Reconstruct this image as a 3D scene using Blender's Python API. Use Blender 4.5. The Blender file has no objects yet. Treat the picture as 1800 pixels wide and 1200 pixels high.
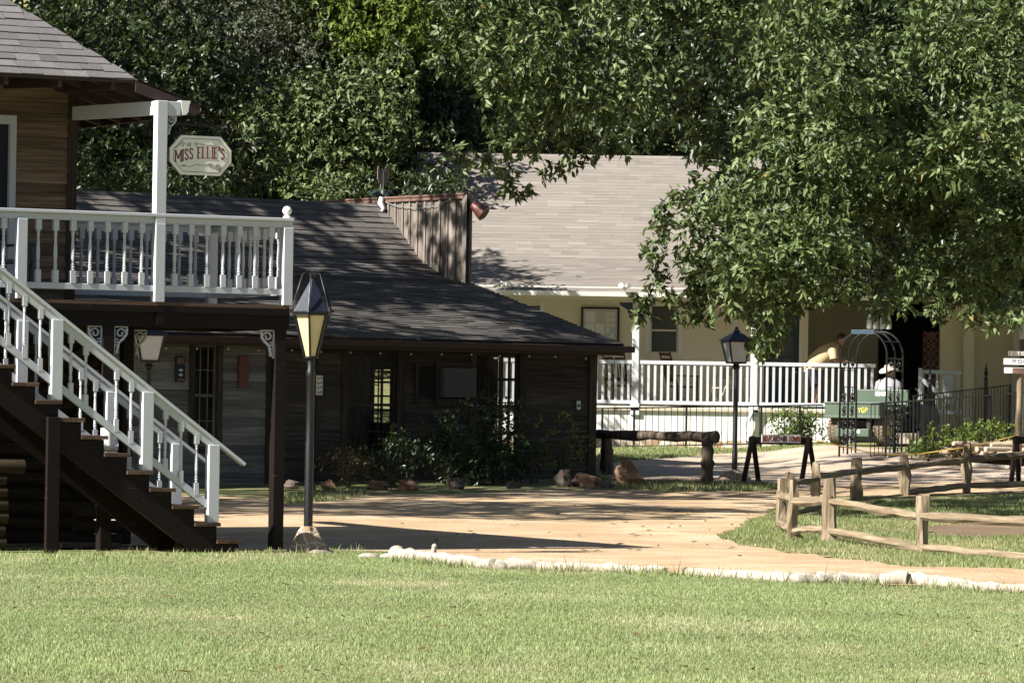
import bpy, math, random
import numpy as np
from mathutils import Vector, Matrix
random.seed(7); RS = np.random.RandomState(11)
scn = bpy.context.scene
COL = scn.collection
R = math.radians

# ------------------------------------------------------------ camera, sky, sun, exposure
F_PX = 8000.0; CAM_Z = 1.6
ROT = Matrix.Rotation(R(90)+math.atan(120/F_PX), 3, 'X') @ Matrix.Rotation(R(0.9), 3, 'Z')
cam_d = bpy.data.cameras.new('camera'); cam = bpy.data.objects.new('camera', cam_d); COL.objects.link(cam)
cam.matrix_world = Matrix.Translation((0, 0, CAM_Z)) @ ROT.to_4x4()
cam_d.sensor_width = 36; cam_d.lens = 36*F_PX/1800
cam_d.clip_start = 0.5; cam_d.clip_end = 3000
scn.camera = cam
SUN_AZ = R(58); SUN_EL = R(38.5)            # the sun stands behind the camera, to the left
SDIR = Vector((-math.sin(SUN_AZ)*math.cos(SUN_EL), -math.cos(SUN_AZ)*math.cos(SUN_EL), math.sin(SUN_EL)))
w = bpy.data.worlds.new('World'); scn.world = w; w.use_nodes = True
wn = w.node_tree.nodes; wn.clear()
sky = wn.new('ShaderNodeTexSky'); sky.sky_type = 'NISHITA'; sky.sun_disc = False
sky.sun_elevation = SUN_EL; sky.sun_rotation = math.atan2(SDIR.x, SDIR.y)
bg = wn.new('ShaderNodeBackground'); bg.inputs['Strength'].default_value = 0.034
wo = wn.new('ShaderNodeOutputWorld')
w.node_tree.links.new(sky.outputs[0], bg.inputs[0]); w.node_tree.links.new(bg.outputs[0], wo.inputs[0])
sl = bpy.data.lights.new('sun', 'SUN'); sl.energy = 4.6; sl.angle = R(0.5); sl.color = (1.0, 0.95, 0.87)
so = bpy.data.objects.new('sun', sl); COL.objects.link(so)
so.rotation_euler = SDIR.to_track_quat('Z', 'Y').to_euler(); so.location = SDIR*60
scn.view_settings.view_transform = 'Standard'; scn.view_settings.look = 'None'
scn.view_settings.exposure = 1.45; scn.view_settings.gamma = 1.0

# ------------------------------------------------------------ terrain height and picture-to-place helpers
def sstep(x, a, b):
    t = np.clip((x-a)/(b-a), 0, 1); return t*t*(3-2*t)
def H(x, y):
    z = np.interp(y, [0, 56, 66, 76, 80, 84, 90, 100, 112, 130, 190], [0, 0, .08, .20, .37, .48, .62, .83, 1.1, 3.2, 19.0])
    z = z + .24*sstep(x, 4.6, 7.0)*sstep(y, 83, 91)*(1-sstep(y, 96, 104)*.5)
    z = z + .02*np.sin(x*.9+1.3)*np.sin(y*.37)*sstep(y, 24, 30)
    return z
def ray(px, py):
    d = ROT @ Vector(((px-900)/F_PX, (600-py)/F_PX, -1.0)); return d
def P(px, py, Y):
    d = ray(px, py); t = Y/d.y
    return Vector((d.x*t, Y, CAM_Z+d.z*t))
def G(px, py):
    d = ray(px, py); lo, hi = 10.0, 150.0
    prev = lo
    for y in np.arange(12, 150, .25):
        t = y/d.y
        if CAM_Z+d.z*t <= H(d.x*t, y): lo, hi = prev, y; break
        prev = y
    else: return Vector((d.x*150/d.y, 150, float(H(d.x*150/d.y, 150))))
    for _ in range(30):
        m = (lo+hi)/2; t = m/d.y
        if CAM_Z+d.z*t <= H(d.x*t, m): hi = m
        else: lo = m
    t = hi/d.y
    return Vector((d.x*t, hi, CAM_Z+d.z*t))
def gz(x, y): return float(H(x, y))

# ------------------------------------------------------------ mesh builder
class MB:
    def __init__(s): s.v = []; s.f = []; s.t = []
    def add(s, vs, fs, tint=.5):
        o = len(s.v); s.v += [tuple(v) for v in vs]; s.f += [tuple(i+o for i in f) for f in fs]; s.t += [tint]*len(fs)
    def box(s, x0, x1, y0, y1, z0, z1, tint=.5):
        s.add([(x0,y0,z0),(x1,y0,z0),(x1,y1,z0),(x0,y1,z0),(x0,y0,z1),(x1,y0,z1),(x1,y1,z1),(x0,y1,z1)],
              [(3,2,1,0),(4,5,6,7),(0,1,5,4),(1,2,6,5),(2,3,7,6),(3,0,4,7)], tint)
    def cbox(s, c, sx, sy, sz, tint=.5):
        s.box(c[0]-sx/2, c[0]+sx/2, c[1]-sy/2, c[1]+sy/2, c[2]-sz/2, c[2]+sz/2, tint)
    def beam(s, p, q, w, h, up=(0,0,1), tint=.5):
        p = Vector(p); q = Vector(q); d = (q-p).normalized(); u = Vector(up)
        if abs(d.dot(u)) > .99: u = Vector((0,1,0))
        x = d.cross(u).normalized(); u = x.cross(d).normalized()
        vs = [e + x*(w/2*a) + u*(h/2*b) for e in (p, q) for a, b in ((-1,-1),(1,-1),(1,1),(-1,1))]
        s.add(vs, [(0,1,2,3),(7,6,5,4),(0,4,5,1),(1,5,6,2),(2,6,7,3),(3,7,4,0)], tint)
    def tube(s, pts, rad, n=8, cap=True, tint=.5):
        pts = [Vector(p) for p in pts]
        if not hasattr(rad, '__len__'): rad = [rad]*len(pts)
        rings = []; ref = None
        for i, p in enumerate(pts):
            d = (pts[min(i+1, len(pts)-1)]-pts[max(i-1, 0)]).normalized()
            if ref is None:
                ref = Vector((0,0,1)) if abs(d.z) < .9 else Vector((1,0,0))
            x = d.cross(ref)
            if x.length < 1e-4: x = d.orthogonal()
            x.normalize(); y = d.cross(x).normalized(); ref = y.cross(d) if False else ref
            rings.append([p+(x*math.cos(2*math.pi*k/n)+y*math.sin(2*math.pi*k/n))*rad[i] for k in range(n)])
        vs = [v for r in rings for v in r]; fs = []
        for i in range(len(pts)-1):
            for k in range(n):
                a = i*n+k; b = i*n+(k+1) % n; fs.append((a, b, b+n, a+n))
        if cap:
            fs.append(tuple(range(n-1, -1, -1))); fs.append(tuple(range((len(pts)-1)*n, len(pts)*n)))
        s.add(vs, fs, tint)
    def lathe(s, prof, c=(0,0,0), n=12, tint=.5):
        vs = []; fs = []
        for r, z in prof:
            for k in range(n): vs.append((c[0]+r*math.cos(2*math.pi*k/n), c[1]+r*math.sin(2*math.pi*k/n), c[2]+z))
        for i in range(len(prof)-1):
            for k in range(n):
                a = i*n+k; b = i*n+(k+1) % n; fs.append((a, b, b+n, a+n))
        fs.append(tuple(range(n-1, -1, -1))); fs.append(tuple(range((len(prof)-1)*n, len(prof)*n)))
        s.add(vs, fs, tint)
    def prism(s, pts, fn, t, tint=.5):     # closed 2-D outline carried into place by fn(u, v, depth)
        n = len(pts)
        vs = [fn(u, v, 0) for u, v in pts]+[fn(u, v, t) for u, v in pts]
        fs = [tuple(range(n)), tuple(range(2*n-1, n-1, -1))]+[(i, i+n, (i+1) % n+n, (i+1) % n) for i in range(n)]
        s.add(vs, fs, tint)
    def ribbon(s, pts, w, fn, t, tint=.5):  # flat stroke of width w along 2-D points
        P2 = [Vector((p[0], p[1])) for p in pts]; L = []; Rr = []
        for i, p in enumerate(P2):
            d = (P2[min(i+1, len(P2)-1)]-P2[max(i-1, 0)])
            d = d.normalized() if d.length > 1e-9 else Vector((1,0))
            nrm = Vector((-d.y, d.x)); ww = w[i] if hasattr(w, '__len__') else w
            L.append(p+nrm*ww/2); Rr.append(p-nrm*ww/2)
        for i in range(len(P2)-1):
            s.prism([Rr[i], Rr[i+1], L[i+1], L[i]], fn, t, tint)
    def sphere(s, c, r, n=10, m=7, sq=(1,1,1), tint=.5):
        prof = []
        vs = []; fs = []
        for i in range(m+1):
            th = math.pi*i/m
            for k in range(n):
                ph = 2*math.pi*k/n
                vs.append((c[0]+r*sq[0]*math.sin(th)*math.cos(ph), c[1]+r*sq[1]*math.sin(th)*math.sin(ph), c[2]+r*sq[2]*math.cos(th)))
        for i in range(m):
            for k in range(n):
                a = i*n+k; b = i*n+(k+1) % n; fs.append((a, a+n, b+n, b))
        s.add(vs, fs, tint)
    def quad(s, a, b, c, d, tint=.5): s.add([a, b, c, d], [(0,1,2,3)], tint)
    def build(s, name, mat, parent=None, smooth=None, bevel=0, loc=None):
        me = bpy.data.meshes.new(name); me.from_pydata(s.v, [], s.f); me.validate(verbose=False)
        if len(me.polygons) == len(s.t):
            at = me.attributes.new('tint', 'FLOAT', 'FACE'); at.data.foreach_set('value', s.t)
        me.materials.append(mat)
        if smooth is not None:
            me.polygons.foreach_set('use_smooth', [True]*len(me.polygons))
            me.set_sharp_from_angle(angle=R(smooth))
        o = bpy.data.objects.new(name, me); COL.objects.link(o)
        if parent: o.parent = parent
        if loc is not None: o.location = loc
        if bevel:
            b = o.modifiers.new('bevel', 'BEVEL'); b.width = bevel; b.segments = 2; b.limit_method = 'ANGLE'; b.angle_limit = R(40)
        return o

def np_mesh(name, V, Ftri, tint, mat, parent=None, extra=None):
    me = bpy.data.meshes.new(name)
    V = np.asarray(V, np.float32); Ftri = np.asarray(Ftri, np.int32)
    k = Ftri.shape[1]
    me.vertices.add(len(V)); me.vertices.foreach_set('co', V.ravel())
    me.loops.add(Ftri.size); me.loops.foreach_set('vertex_index', Ftri.ravel())
    me.polygons.add(len(Ftri)); me.polygons.foreach_set('loop_start', np.arange(0, Ftri.size, k, dtype=np.int32))
    me.polygons.foreach_set('loop_total', np.full(len(Ftri), k, np.int32))
    me.update(calc_edges=True)
    at = me.attributes.new('tint', 'FLOAT', 'FACE'); at.data.foreach_set('value', np.asarray(tint, np.float32))
    me.materials.append(mat)
    o = bpy.data.objects.new(name, me); COL.objects.link(o)
    if parent: o.parent = parent
    return o

def tag(o, label, cat, group=None):
    o['label'] = label; o['category'] = cat
    if group: o['group'] = group
    return o
def thing(name, label, cat, loc=(0,0,0), rz=0, group=None):
    o = bpy.data.objects.new(name, None); COL.objects.link(o); o.empty_display_size = .2
    o.location = loc; o.rotation_euler = (0, 0, rz)
    return tag(o, label, cat, group)
def struct(o, kind='structure'): o['kind'] = kind; return o
def copy_tree(o, parent=None):
    c = o.copy(); COL.objects.link(c)
    if parent: c.parent = parent
    for ch in list(o.children): copy_tree(ch, c)
    return c

# ------------------------------------------------------------ materials
def new_mat(name):
    m = bpy.data.materials.new(name); m.use_nodes = True
    nt = m.node_tree; b = nt.nodes['Principled BSDF']
    return m, nt, b
def node(nt, t, **kw):
    n = nt.nodes.new(t)
    for k, v in kw.items(): setattr(n, k, v)
    return n
def ramp(nt, fac, stops):
    r = node(nt, 'ShaderNodeValToRGB'); el = r.color_ramp.elements
    while len(el) > 1: el.remove(el[-1])
    el[0].position = stops[0][0]; el[0].color = (*stops[0][1], 1)
    for p, c in stops[1:]:
        e = el.new(p); e.color = (*c, 1)
    nt.links.new(fac, r.inputs[0]); return r.outputs[0]
def pos(nt, scale=(1,1,1), obj=False):
    if obj: g = node(nt, 'ShaderNodeTexCoord').outputs['Object']
    else: g = node(nt, 'ShaderNodeNewGeometry').outputs['Position']
    m = node(nt, 'ShaderNodeMapping'); m.inputs['Scale'].default_value = scale
    nt.links.new(g, m.inputs[0]); return m.outputs[0]
def noise(nt, vec, scale, detail=4, rough=.55):
    n = node(nt, 'ShaderNodeTexNoise'); n.inputs['Scale'].default_value = scale
    n.inputs['Detail'].default_value = detail; n.inputs['Roughness'].default_value = rough
    nt.links.new(vec, n.inputs['Vector']); return n.outputs['Fac']
def mix(nt, fac, a, b, mode='MIX'):
    n = node(nt, 'ShaderNodeMix', data_type='RGBA', blend_type=mode)
    if isinstance(fac, (int, float)): n.inputs[0].default_value = fac
    else: nt.links.new(fac, n.inputs[0])
    for i, c in ((6, a), (7, b)):
        if isinstance(c, tuple): n.inputs[i].default_value = (*c, 1)
        else: nt.links.new(c, n.inputs[i])
    return n.outputs[2]
def attr(nt, name='tint'):
    n = node(nt, 'ShaderNodeAttribute'); n.attribute_name = name; return n.outputs['Fac']
def bump(nt, b, h, strength=.4, dist=.02):
    n = node(nt, 'ShaderNodeBump'); n.inputs['Strength'].default_value = strength; n.inputs['Distance'].default_value = dist
    nt.links.new(h, n.inputs['Height']); nt.links.new(n.outputs[0], b.inputs['Normal'])
def plain(name, col, rough=.6, metal=0, var=.25, scale=8, obj=False, bmp=0, stretch=(1,1,1), spec=.5):
    m, nt, b = new_mat(name)
    f = noise(nt, pos(nt, stretch, obj), scale)
    c2 = tuple(max(0, c*(1-var)) for c in col); c3 = tuple(min(1, c*(1+var*.6)) for c in col)
    nt.links.new(ramp(nt, f, [(.25, c2), (.5, col), (.78, c3)]), b.inputs['Base Color'])
    b.inputs['Roughness'].default_value = rough; b.inputs['Metallic'].default_value = metal
    b.inputs['Specular IOR Level'].default_value = spec
    if bmp: bump(nt, b, f, bmp, .01)
    return m
def wood(name, dark, mid, light, grain='h', rough=.8, scale=1.0, obj=False, streak=None):
    m, nt, b = new_mat(name)
    st = {'h': (1.2, 1.2, 34), 'v': (34, 34, 1.2)}[grain]
    v = pos(nt, tuple(c*scale for c in st), obj)
    f = noise(nt, v, 1.0, 6, .65)
    big = noise(nt, pos(nt, (1,1,1.6), obj), 1.7, 3)
    c = ramp(nt, f, [(.3, dark), (.5, mid), (.7, light)])
    c = mix(nt, big, c, mix(nt, .5, c, dark), 'MIX')
    t = attr(nt)
    br = node(nt, 'ShaderNodeMath', operation='MULTIPLY_ADD'); nt.links.new(t, br.inputs[0]); br.inputs[1].default_value = .7; br.inputs[2].default_value = .65
    mm = node(nt, 'ShaderNodeMix', data_type='RGBA', blend_type='MULTIPLY'); mm.inputs[0].default_value = 1
    nt.links.new(c, mm.inputs[6]); nt.links.new(br.outputs[0], mm.inputs[7])
    nt.links.new(mm.outputs[2], b.inputs['Base Color'])
    b.inputs['Roughness'].default_value = rough; b.inputs['Specular IOR Level'].default_value = .25
    bump(nt, b, f, .5, .006)
    return m
def leafy(name, dark, light, alt, trans=.22, rough=.42, spec=.5):
    m, nt, b = new_mat(name)
    t = attr(nt)
    n = noise(nt, pos(nt), .7, 3)
    c = ramp(nt, t, [(0, dark), (.55, light), (.93, light), (1.0, alt)])
    c = mix(nt, n, c, mix(nt, .45, c, dark))
    nt.links.new(c, b.inputs['Base Color']); b.inputs['Roughness'].default_value = rough
    b.inputs['Specular IOR Level'].default_value = spec
    tr = node(nt, 'ShaderNodeBsdfTranslucent'); nt.links.new(mix(nt, .5, c, (.30, .36, .05)), tr.inputs[0])
    ms = node(nt, 'ShaderNodeMixShader'); ms.inputs[0].default_value = trans
    nt.links.new(b.outputs[0], ms.inputs[1]); nt.links.new(tr.outputs[0], ms.inputs[2])
    nt.links.new(ms.outputs[0], nt.nodes['Material Output'].inputs[0])
    return m
def shingle(name, cols, rough=.9):
    m, nt, b = new_mat(name)
    t = attr(nt)
    c = ramp(nt, t, [(0, cols[0]), (.35, cols[1]), (.7, cols[2]), (1, cols[3])])
    f = noise(nt, pos(nt), 60, 3, .7)
    c = mix(nt, .35, c, ramp(nt, f, [(.35, tuple(x*.5 for x in cols[1])), (.65, tuple(min(1, x*1.35) for x in cols[2]))]))
    big = noise(nt, pos(nt, (.5, .5, .5)), 1.2, 3)
    c = mix(nt, big, c, mix(nt, .3, c, cols[0]))
    nt.links.new(c, b.inputs['Base Color']); b.inputs['Roughness'].default_value = rough; b.inputs['Specular IOR Level'].default_value = .2
    bump(nt, b, f, .4, .01)
    return m
def glass(name, tint=(.02,.025,.03), trans=.75, rough=.03):
    m, nt, b = new_mat(name)
    b.inputs['Base Color'].default_value = (*tint, 1); b.inputs['Roughness'].default_value = rough
    f = noise(nt, pos(nt), 3.0, 2); bump(nt, b, f, .05, .01)
    tr = node(nt, 'ShaderNodeBsdfTransparent'); ms = node(nt, 'ShaderNodeMixShader'); ms.inputs[0].default_value = trans
    nt.links.new(b.outputs[0], ms.inputs[1]); nt.links.new(tr.outputs[0], ms.inputs[2])
    nt.links.new(ms.outputs[0], nt.nodes['Material Output'].inputs[0])
    return m

M = {}
def paint(name, col, wear, amount=.62, grain=(6,6,1.2)):
    m, nt, b = new_mat(name)
    f = noise(nt, pos(nt, grain), 3.0, 7, .7)
    d = noise(nt, pos(nt), 1.5, 4, .6)
    c = mix(nt, d, col, tuple(x*.86 for x in col))
    c = mix(nt, ramp(nt, f, [(amount, (0,0,0)), (amount+.07, (1,1,1))]), c, wear)
    nt.links.new(c, b.inputs['Base Color']); b.inputs['Roughness'].default_value = .6; b.inputs['Specular IOR Level'].default_value = .15
    bump(nt, b, f, .2, .004)
    return m
M['white'] = paint('white_paint', (.56, .58, .62), (.34, .34, .34), .655)
M['white_plain'] = plain('white_paint_clean', (.78, .78, .76), .5, var=.06, scale=2)
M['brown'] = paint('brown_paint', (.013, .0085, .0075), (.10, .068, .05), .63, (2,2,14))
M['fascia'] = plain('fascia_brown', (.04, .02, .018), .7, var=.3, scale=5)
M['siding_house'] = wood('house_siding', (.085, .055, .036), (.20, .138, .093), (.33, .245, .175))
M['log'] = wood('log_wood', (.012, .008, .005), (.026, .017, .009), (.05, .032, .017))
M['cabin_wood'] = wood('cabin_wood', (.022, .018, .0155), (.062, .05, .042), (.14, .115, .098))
M['cabin_trim'] = wood('cabin_trim', (.022, .016, .013), (.052, .039, .03), (.10, .077, .061), 'v')
M['gray_board'] = wood('gray_board', (.075, .062, .052), (.17, .145, .125), (.33, .29, .25), 'v')
M['rail_wood'] = wood('fence_wood', (.09, .068, .044), (.23, .178, .118), (.40, .32, .22), 'h', obj=False)
M['post_wood'] = wood('fence_post_wood', (.10, .075, .048), (.24, .185, .125), (.40, .325, .23), 'v')
M['old_log'] = wood('old_log', (.03, .022, .016), (.085, .065, .05), (.23, .185, .14), 'v', scale=.5)
M['kerb'] = plain('bleached_log', (.36, .32, .265), .9, var=.5, scale=5, bmp=.6, stretch=(1,4,4))
M['cream'] = plain('cream_siding', (.80, .74, .58), .6, var=.05, scale=2)
M['cream_trim'] = plain('cream_trim', (.80, .75, .62), .55, var=.06, scale=2)
M['house_roof'] = shingle('house_shingles', [(.075,.07,.072),(.125,.118,.12),(.165,.155,.158),(.215,.205,.21)])
M['cabin_roof'] = shingle('cabin_shingles', [(.055,.05,.048),(.095,.087,.082),(.14,.128,.12),(.20,.185,.172)])
M['cream_roof'] = shingle('cream_house_shingles', [(.155,.138,.122),(.20,.18,.16),(.24,.215,.193),(.29,.262,.238)])
M['iron'] = plain('black_iron', (.012, .012, .014), .38, .3, var=.3, scale=20)
M['lamp_iron'] = plain('lamp_iron', (.008, .008, .009), .42, .0, var=.4, scale=14)
M['blue_iron'] = plain('lamp_roof_paint', (.02, .025, .04), .35, .3, var=.3, scale=14)
M['amber'] = plain('amber_pane', (.64, .54, .31), .35, var=.1, scale=6)
M['milk'] = plain('white_pane', (.62, .62, .62), .35, var=.06, scale=6)
M['glass'] = glass('window_glass')
M['dark_glass'] = glass('dark_glass', (.10,.105,.115), .15, .08)  # grey in the pane colour stands in for a reflection
M['black'] = plain('shade_black', (.006, .005, .005), .9, var=.2)  # near-black painted in place of the shade inside openings
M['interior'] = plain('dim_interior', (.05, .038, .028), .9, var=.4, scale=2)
M['copper'] = plain('rusty_cap', (.14, .08, .06), .7, var=.45, scale=7)
M['rust'] = plain('rust_red', (.12, .028, .02), .5, var=.4, scale=9)
M['rock'] = plain('red_rock', (.20, .115, .072), .95, var=.45, scale=4, bmp=.9)
M['grayrock'] = plain('gray_rock', (.10, .078, .062), .95, var=.45, scale=5, bmp=.9)
M['green'] = plain('vehicle_green', (.062, .095, .066), .5, var=.15, scale=4)
M['tyre'] = plain('dusty_tyre', (.16, .125, .09), .95, var=.35, scale=20, bmp=.6)
M['dark'] = plain('dark_plastic', (.015, .015, .016), .6, var=.3)
M['yellow'] = plain('yellow_paint', (.50, .38, .07), .5, var=.08)
M['rope'] = plain('yellow_rope', (.55, .37, .10), .9, var=.25, scale=30)
M['skin'] = plain('skin', (.42, .215, .14), .5, var=.12, scale=15)
M['shirt_yellow'] = plain('yellow_shirt', (.50, .385, .225), .9, var=.1, scale=8)
M['navy'] = plain('navy_cloth', (.02, .022, .035), .9, var=.2)
M['hair'] = plain('dark_hair', (.018, .012, .009), .6, var=.3, scale=40)
M['straw'] = plain('straw_hat', (.80, .73, .56), .8, var=.1, scale=30)
M['red'] = plain('red_cloth', (.09, .014, .015), .9, var=.2)
M['burgundy'] = plain('burgundy_paint', (.17, .030, .028), .6, var=.2)
M['signwhite'] = plain('sign_board', (.82, .80, .75), .6, var=.07, scale=5)
M['gold'] = plain('scrollwork_line', (.17, .14, .09), .6, var=.15)
M['rocker'] = wood('rocker_wood', (.07, .035, .018), (.14, .075, .04), (.21, .12, .07), 'v')
M['tan'] = plain('tan_metal', (.50, .43, .32), .5, var=.1)
M['stool_blue'] = plain('blue_paint', (.02, .05, .075), .6, var=.2)
M['paper'] = plain('paper_notice', (.72, .75, .73), .8, var=.05)
M['paper_blue'] = plain('paper_blue', (.45, .58, .62), .8, var=.05)
M['board'] = plain('board_backing', (.60, .57, .53), .8, var=.05)
M['gravel_path'] = plain('concrete', (.42, .36, .30), .9, var=.2, scale=10)
M['metal'] = plain('dull_metal', (.42, .46, .44), .35, .6, var=.2)
M['deckboard'] = wood('tread_wood', (.05, .03, .02), (.10, .062, .042), (.17, .11, .075))
M['bark'] = plain('tree_bark', (.085, .068, .052), .95, var=.5, scale=9, bmp=.9, stretch=(3,3,.7))
M['leaf_a'] = leafy('leaf_broad', (.008, .017, .005), (.138, .188, .068), (.22, .18, .06), .09, .50, .34)
M['leaf_b'] = leafy('leaf_grey', (.018, .023, .014), (.125, .14, .09), (.16, .14, .07), .06, .55, .3)
M['leaf_c'] = leafy('leaf_bright', (.04, .07, .012), (.19, .25, .05), (.30, .30, .07), .25, .5, .3)
M['leaf_d'] = leafy('leaf_dark', (.009, .017, .006), (.034, .058, .018), (.10, .10, .03), .12, .42, .5)
M['leaf_rust'] = leafy('leaf_rusty', (.05, .032, .02), (.15, .095, .055), (.20, .14, .07), .15, .6, .3)
M['leaf_box'] = leafy('leaf_hedge', (.03, .06, .01), (.13, .19, .035), (.30, .32, .08), .25, .5, .4)

# flagstone lamp base
m, nt, b = new_mat('flagstone')
vo = node(nt, 'ShaderNodeTexVoronoi', feature='DISTANCE_TO_EDGE'); vo.inputs['Scale'].default_value = 8.5
vc = node(nt, 'ShaderNodeTexVoronoi'); vc.inputs['Scale'].default_value = 8.5
pv = pos(nt, (1,1,1)); nt.links.new(pv, vo.inputs['Vector']); nt.links.new(pv, vc.inputs['Vector'])
sc_ = node(nt, 'ShaderNodeSeparateColor'); nt.links.new(vc.outputs['Color'], sc_.inputs[0])
stone = ramp(nt, sc_.outputs[0], [(0, (.20,.13,.08)), (.5, (.30,.21,.13)), (1, (.22,.18,.14))])
fac = ramp(nt, vo.outputs['Distance'], [(.03, (1,1,1)), (.055, (0,0,0))])
nt.links.new(mix(nt, fac, stone, (.46,.41,.34)), b.inputs['Base Color']); b.inputs['Roughness'].default_value = .9
bump(nt, b, vo.outputs['Distance'], .5, .03); M['flagstone'] = m
# foundation stones
m, nt, b = new_mat('foundation_stone')
vo = node(nt, 'ShaderNodeTexVoronoi'); vo.inputs['Scale'].default_value = 5.5
pv = pos(nt, (.8,.8,1.5)); nt.links.new(pv, vo.inputs['Vector'])
sc_ = node(nt, 'ShaderNodeSeparateColor'); nt.links.new(vo.outputs['Color'], sc_.inputs[0])
nt.links.new(ramp(nt, sc_.outputs[0], [(0, (.30,.19,.12)), (.45, (.52,.40,.28)), (.75, (.66,.60,.50)), (1, (.36,.31,.27))]), b.inputs['Base Color'])
b.inputs['Roughness'].default_value = .9; M['foundation'] = m
# striped shirt
m, nt, b = new_mat('striped_shirt')
wv = node(nt, 'ShaderNodeTexWave', bands_direction='Z'); wv.inputs['Scale'].default_value = 9; wv.inputs['Distortion'].default_value = 1.2
nt.links.new(pos(nt), wv.inputs['Vector'])
nt.links.new(ramp(nt, wv.outputs['Fac'], [(.3, (.16,.17,.20)), (.6, (.40,.40,.41))]), b.inputs['Base Color']); b.inputs['Roughness'].default_value = .9
M['stripes'] = m
# ground soils
def soil(name, cols, grit=22, big=.55):
    m, nt, b = new_mat(name)
    n1 = noise(nt, pos(nt, (1, .35, 1)), big, 5, .6); n2 = noise(nt, pos(nt), grit, 4, .75); n3 = noise(nt, pos(nt, (.45, .5, 1)), 1.5, 6, .7)
    c = ramp(nt, n1, [(.3, cols[0]), (.5, cols[1]), (.7, cols[2])])
    c = mix(nt, ramp(nt, n3, [(.44, (0,0,0)), (.56, (.85,.85,.85))]), c, cols[3])
    c = mix(nt, ramp(nt, n2, [(.30, (.5,.5,.5)), (.42, (0,0,0))]), c, tuple(x*.55 for x in cols[0]))
    c = mix(nt, ramp(nt, n2, [(.62, (0,0,0)), (.72, (.6,.6,.6))]), c, tuple(min(.8, x*1.35) for x in cols[2]))
    nt.links.new(c, b.inputs['Base Color']); b.inputs['Roughness'].default_value = .97; b.inputs['Specular IOR Level'].default_value = .1
    bump(nt, b, n2, .9, .03)
    return m
M['dirt'] = soil('orange_dirt', [(.39,.29,.185), (.51,.39,.255), (.57,.455,.32), (.41,.285,.17)])
M['gravel'] = soil('pale_gravel', [(.38,.31,.25), (.48,.40,.325), (.54,.46,.38), (.42,.32,.23)], 16)
M['brown_soil'] = soil('brown_soil', [(.15,.11,.075), (.21,.155,.105), (.27,.21,.14), (.17,.12,.075)])
M['cabin_gray'] = wood('cabin_gray_boards', (.09, .086, .082), (.19, .18, .172), (.33, .315, .30))
M['edging'] = plain('edging_log', (.40,.335,.25), .9, var=.3, scale=5, bmp=.6, stretch=(1,4,4))
M['soil'] = soil('lawn_soil', [(.13,.155,.06), (.18,.205,.085), (.23,.24,.11), (.25,.225,.12)])
def grassm(name, dark, mid, straw, dry=.60):
    m, nt, b = new_mat(name)
    t = attr(nt); big = noise(nt, pos(nt, (1, .30, 1)), .55, 4, .6); band = noise(nt, pos(nt, (.12, .5, 1)), .9, 3, .5)
    c = ramp(nt, t, [(0, dark), (.5, mid), (.85, tuple(min(1, x*1.25) for x in mid)), (1, straw)])
    c = mix(nt, ramp(nt, big, [(dry-.12, (0,0,0)), (dry+.08, (.75,.75,.75))]), c, straw)
    c = mix(nt, ramp(nt, band, [(.42, (.6,.6,.6)), (.58, (0,0,0))]), c, tuple(x*.76 for x in mid))
    nt.links.new(c, b.inputs['Base Color']); b.inputs['Roughness'].default_value = .5; b.inputs['Specular IOR Level'].default_value = .4
    tr = node(nt, 'ShaderNodeBsdfTranslucent'); nt.links.new(c, tr.inputs[0])
    ms = node(nt, 'ShaderNodeMixShader'); ms.inputs[0].default_value = .3
    nt.links.new(b.outputs[0], ms.inputs[1]); nt.links.new(tr.outputs[0], ms.inputs[2])
    nt.links.new(ms.outputs[0], nt.nodes['Material Output'].inputs[0])
    return m
M['grass'] = grassm('lawn_blades', (.15,.20,.07), (.275,.345,.14), (.45,.44,.26))
M['grass_v'] = grassm('verge_blades', (.12,.15,.05), (.23,.275,.105), (.46,.40,.22), .58)

# ------------------------------------------------------------ ground, road, lawn
def pip(poly, x, y):
    poly = np.asarray(poly); inside = np.zeros(x.shape, bool); n = len(poly); j = n-1
    for i in range(n):
        xi, yi = poly[i]; xj, yj = poly[j]
        c = ((yi > y) != (yj > y)) & (x < (xj-xi)*(y-yi)/(yj-yi+1e-12)+xi)
        inside ^= c; j = i
    return inside
def wob(x, y):
    return (np.sin(x*2.1+y*.9)+np.sin(x*4.7-y*1.7+1)+.6*np.sin(x*9.1+y*4.1))/2.6
def gpoly(pts): return [(g.x, g.y) for g in (G(a, b) for a, b in pts)]
def grid_mesh(name, xs, ys, dz, mat, poly=None, edge=.0, edgey=0.):
    X, Y = np.meshgrid(xs, ys); Z = H(X, Y)+dz
    nx, ny = len(xs), len(ys)
    idx = np.arange(nx*ny).reshape(ny, nx)
    F = np.stack([idx[:-1,:-1], idx[:-1,1:], idx[1:,1:], idx[1:,:-1]], -1).reshape(-1, 4)
    if poly is not None:
        cx = (X[:-1,:-1]+X[1:,1:])/2; cy = (Y[:-1,:-1]+Y[1:,1:])/2
        wv = wob(cx, cy); keep = np.zeros(cx.shape, bool)
        for p in poly: keep |= pip(p, cx+edge*wv, cy+edgey*wv)
        F = F[keep.ravel()]
        used = np.unique(F); rm = -np.ones(nx*ny, np.int64); rm[used] = np.arange(len(used)); F = rm[F]
        V = np.stack([X, Y, Z], -1).reshape(-1, 3)[used]
    else: V = np.stack([X, Y, Z], -1).reshape(-1, 3)
    o = np_mesh(name, V, F, np.full(len(F), .5), mat)
    o.data.polygons.foreach_set('use_smooth', [True]*len(F)); return o
xs = np.concatenate([np.arange(-140, -16, 8), np.arange(-16, 16.01, .5), np.arange(20, 141, 8)])
ys = np.concatenate([np.arange(2, 115, .5), np.arange(116, 260, 4)])
struct(grid_mesh('ground', xs, ys, 0, M['soil']))
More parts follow.
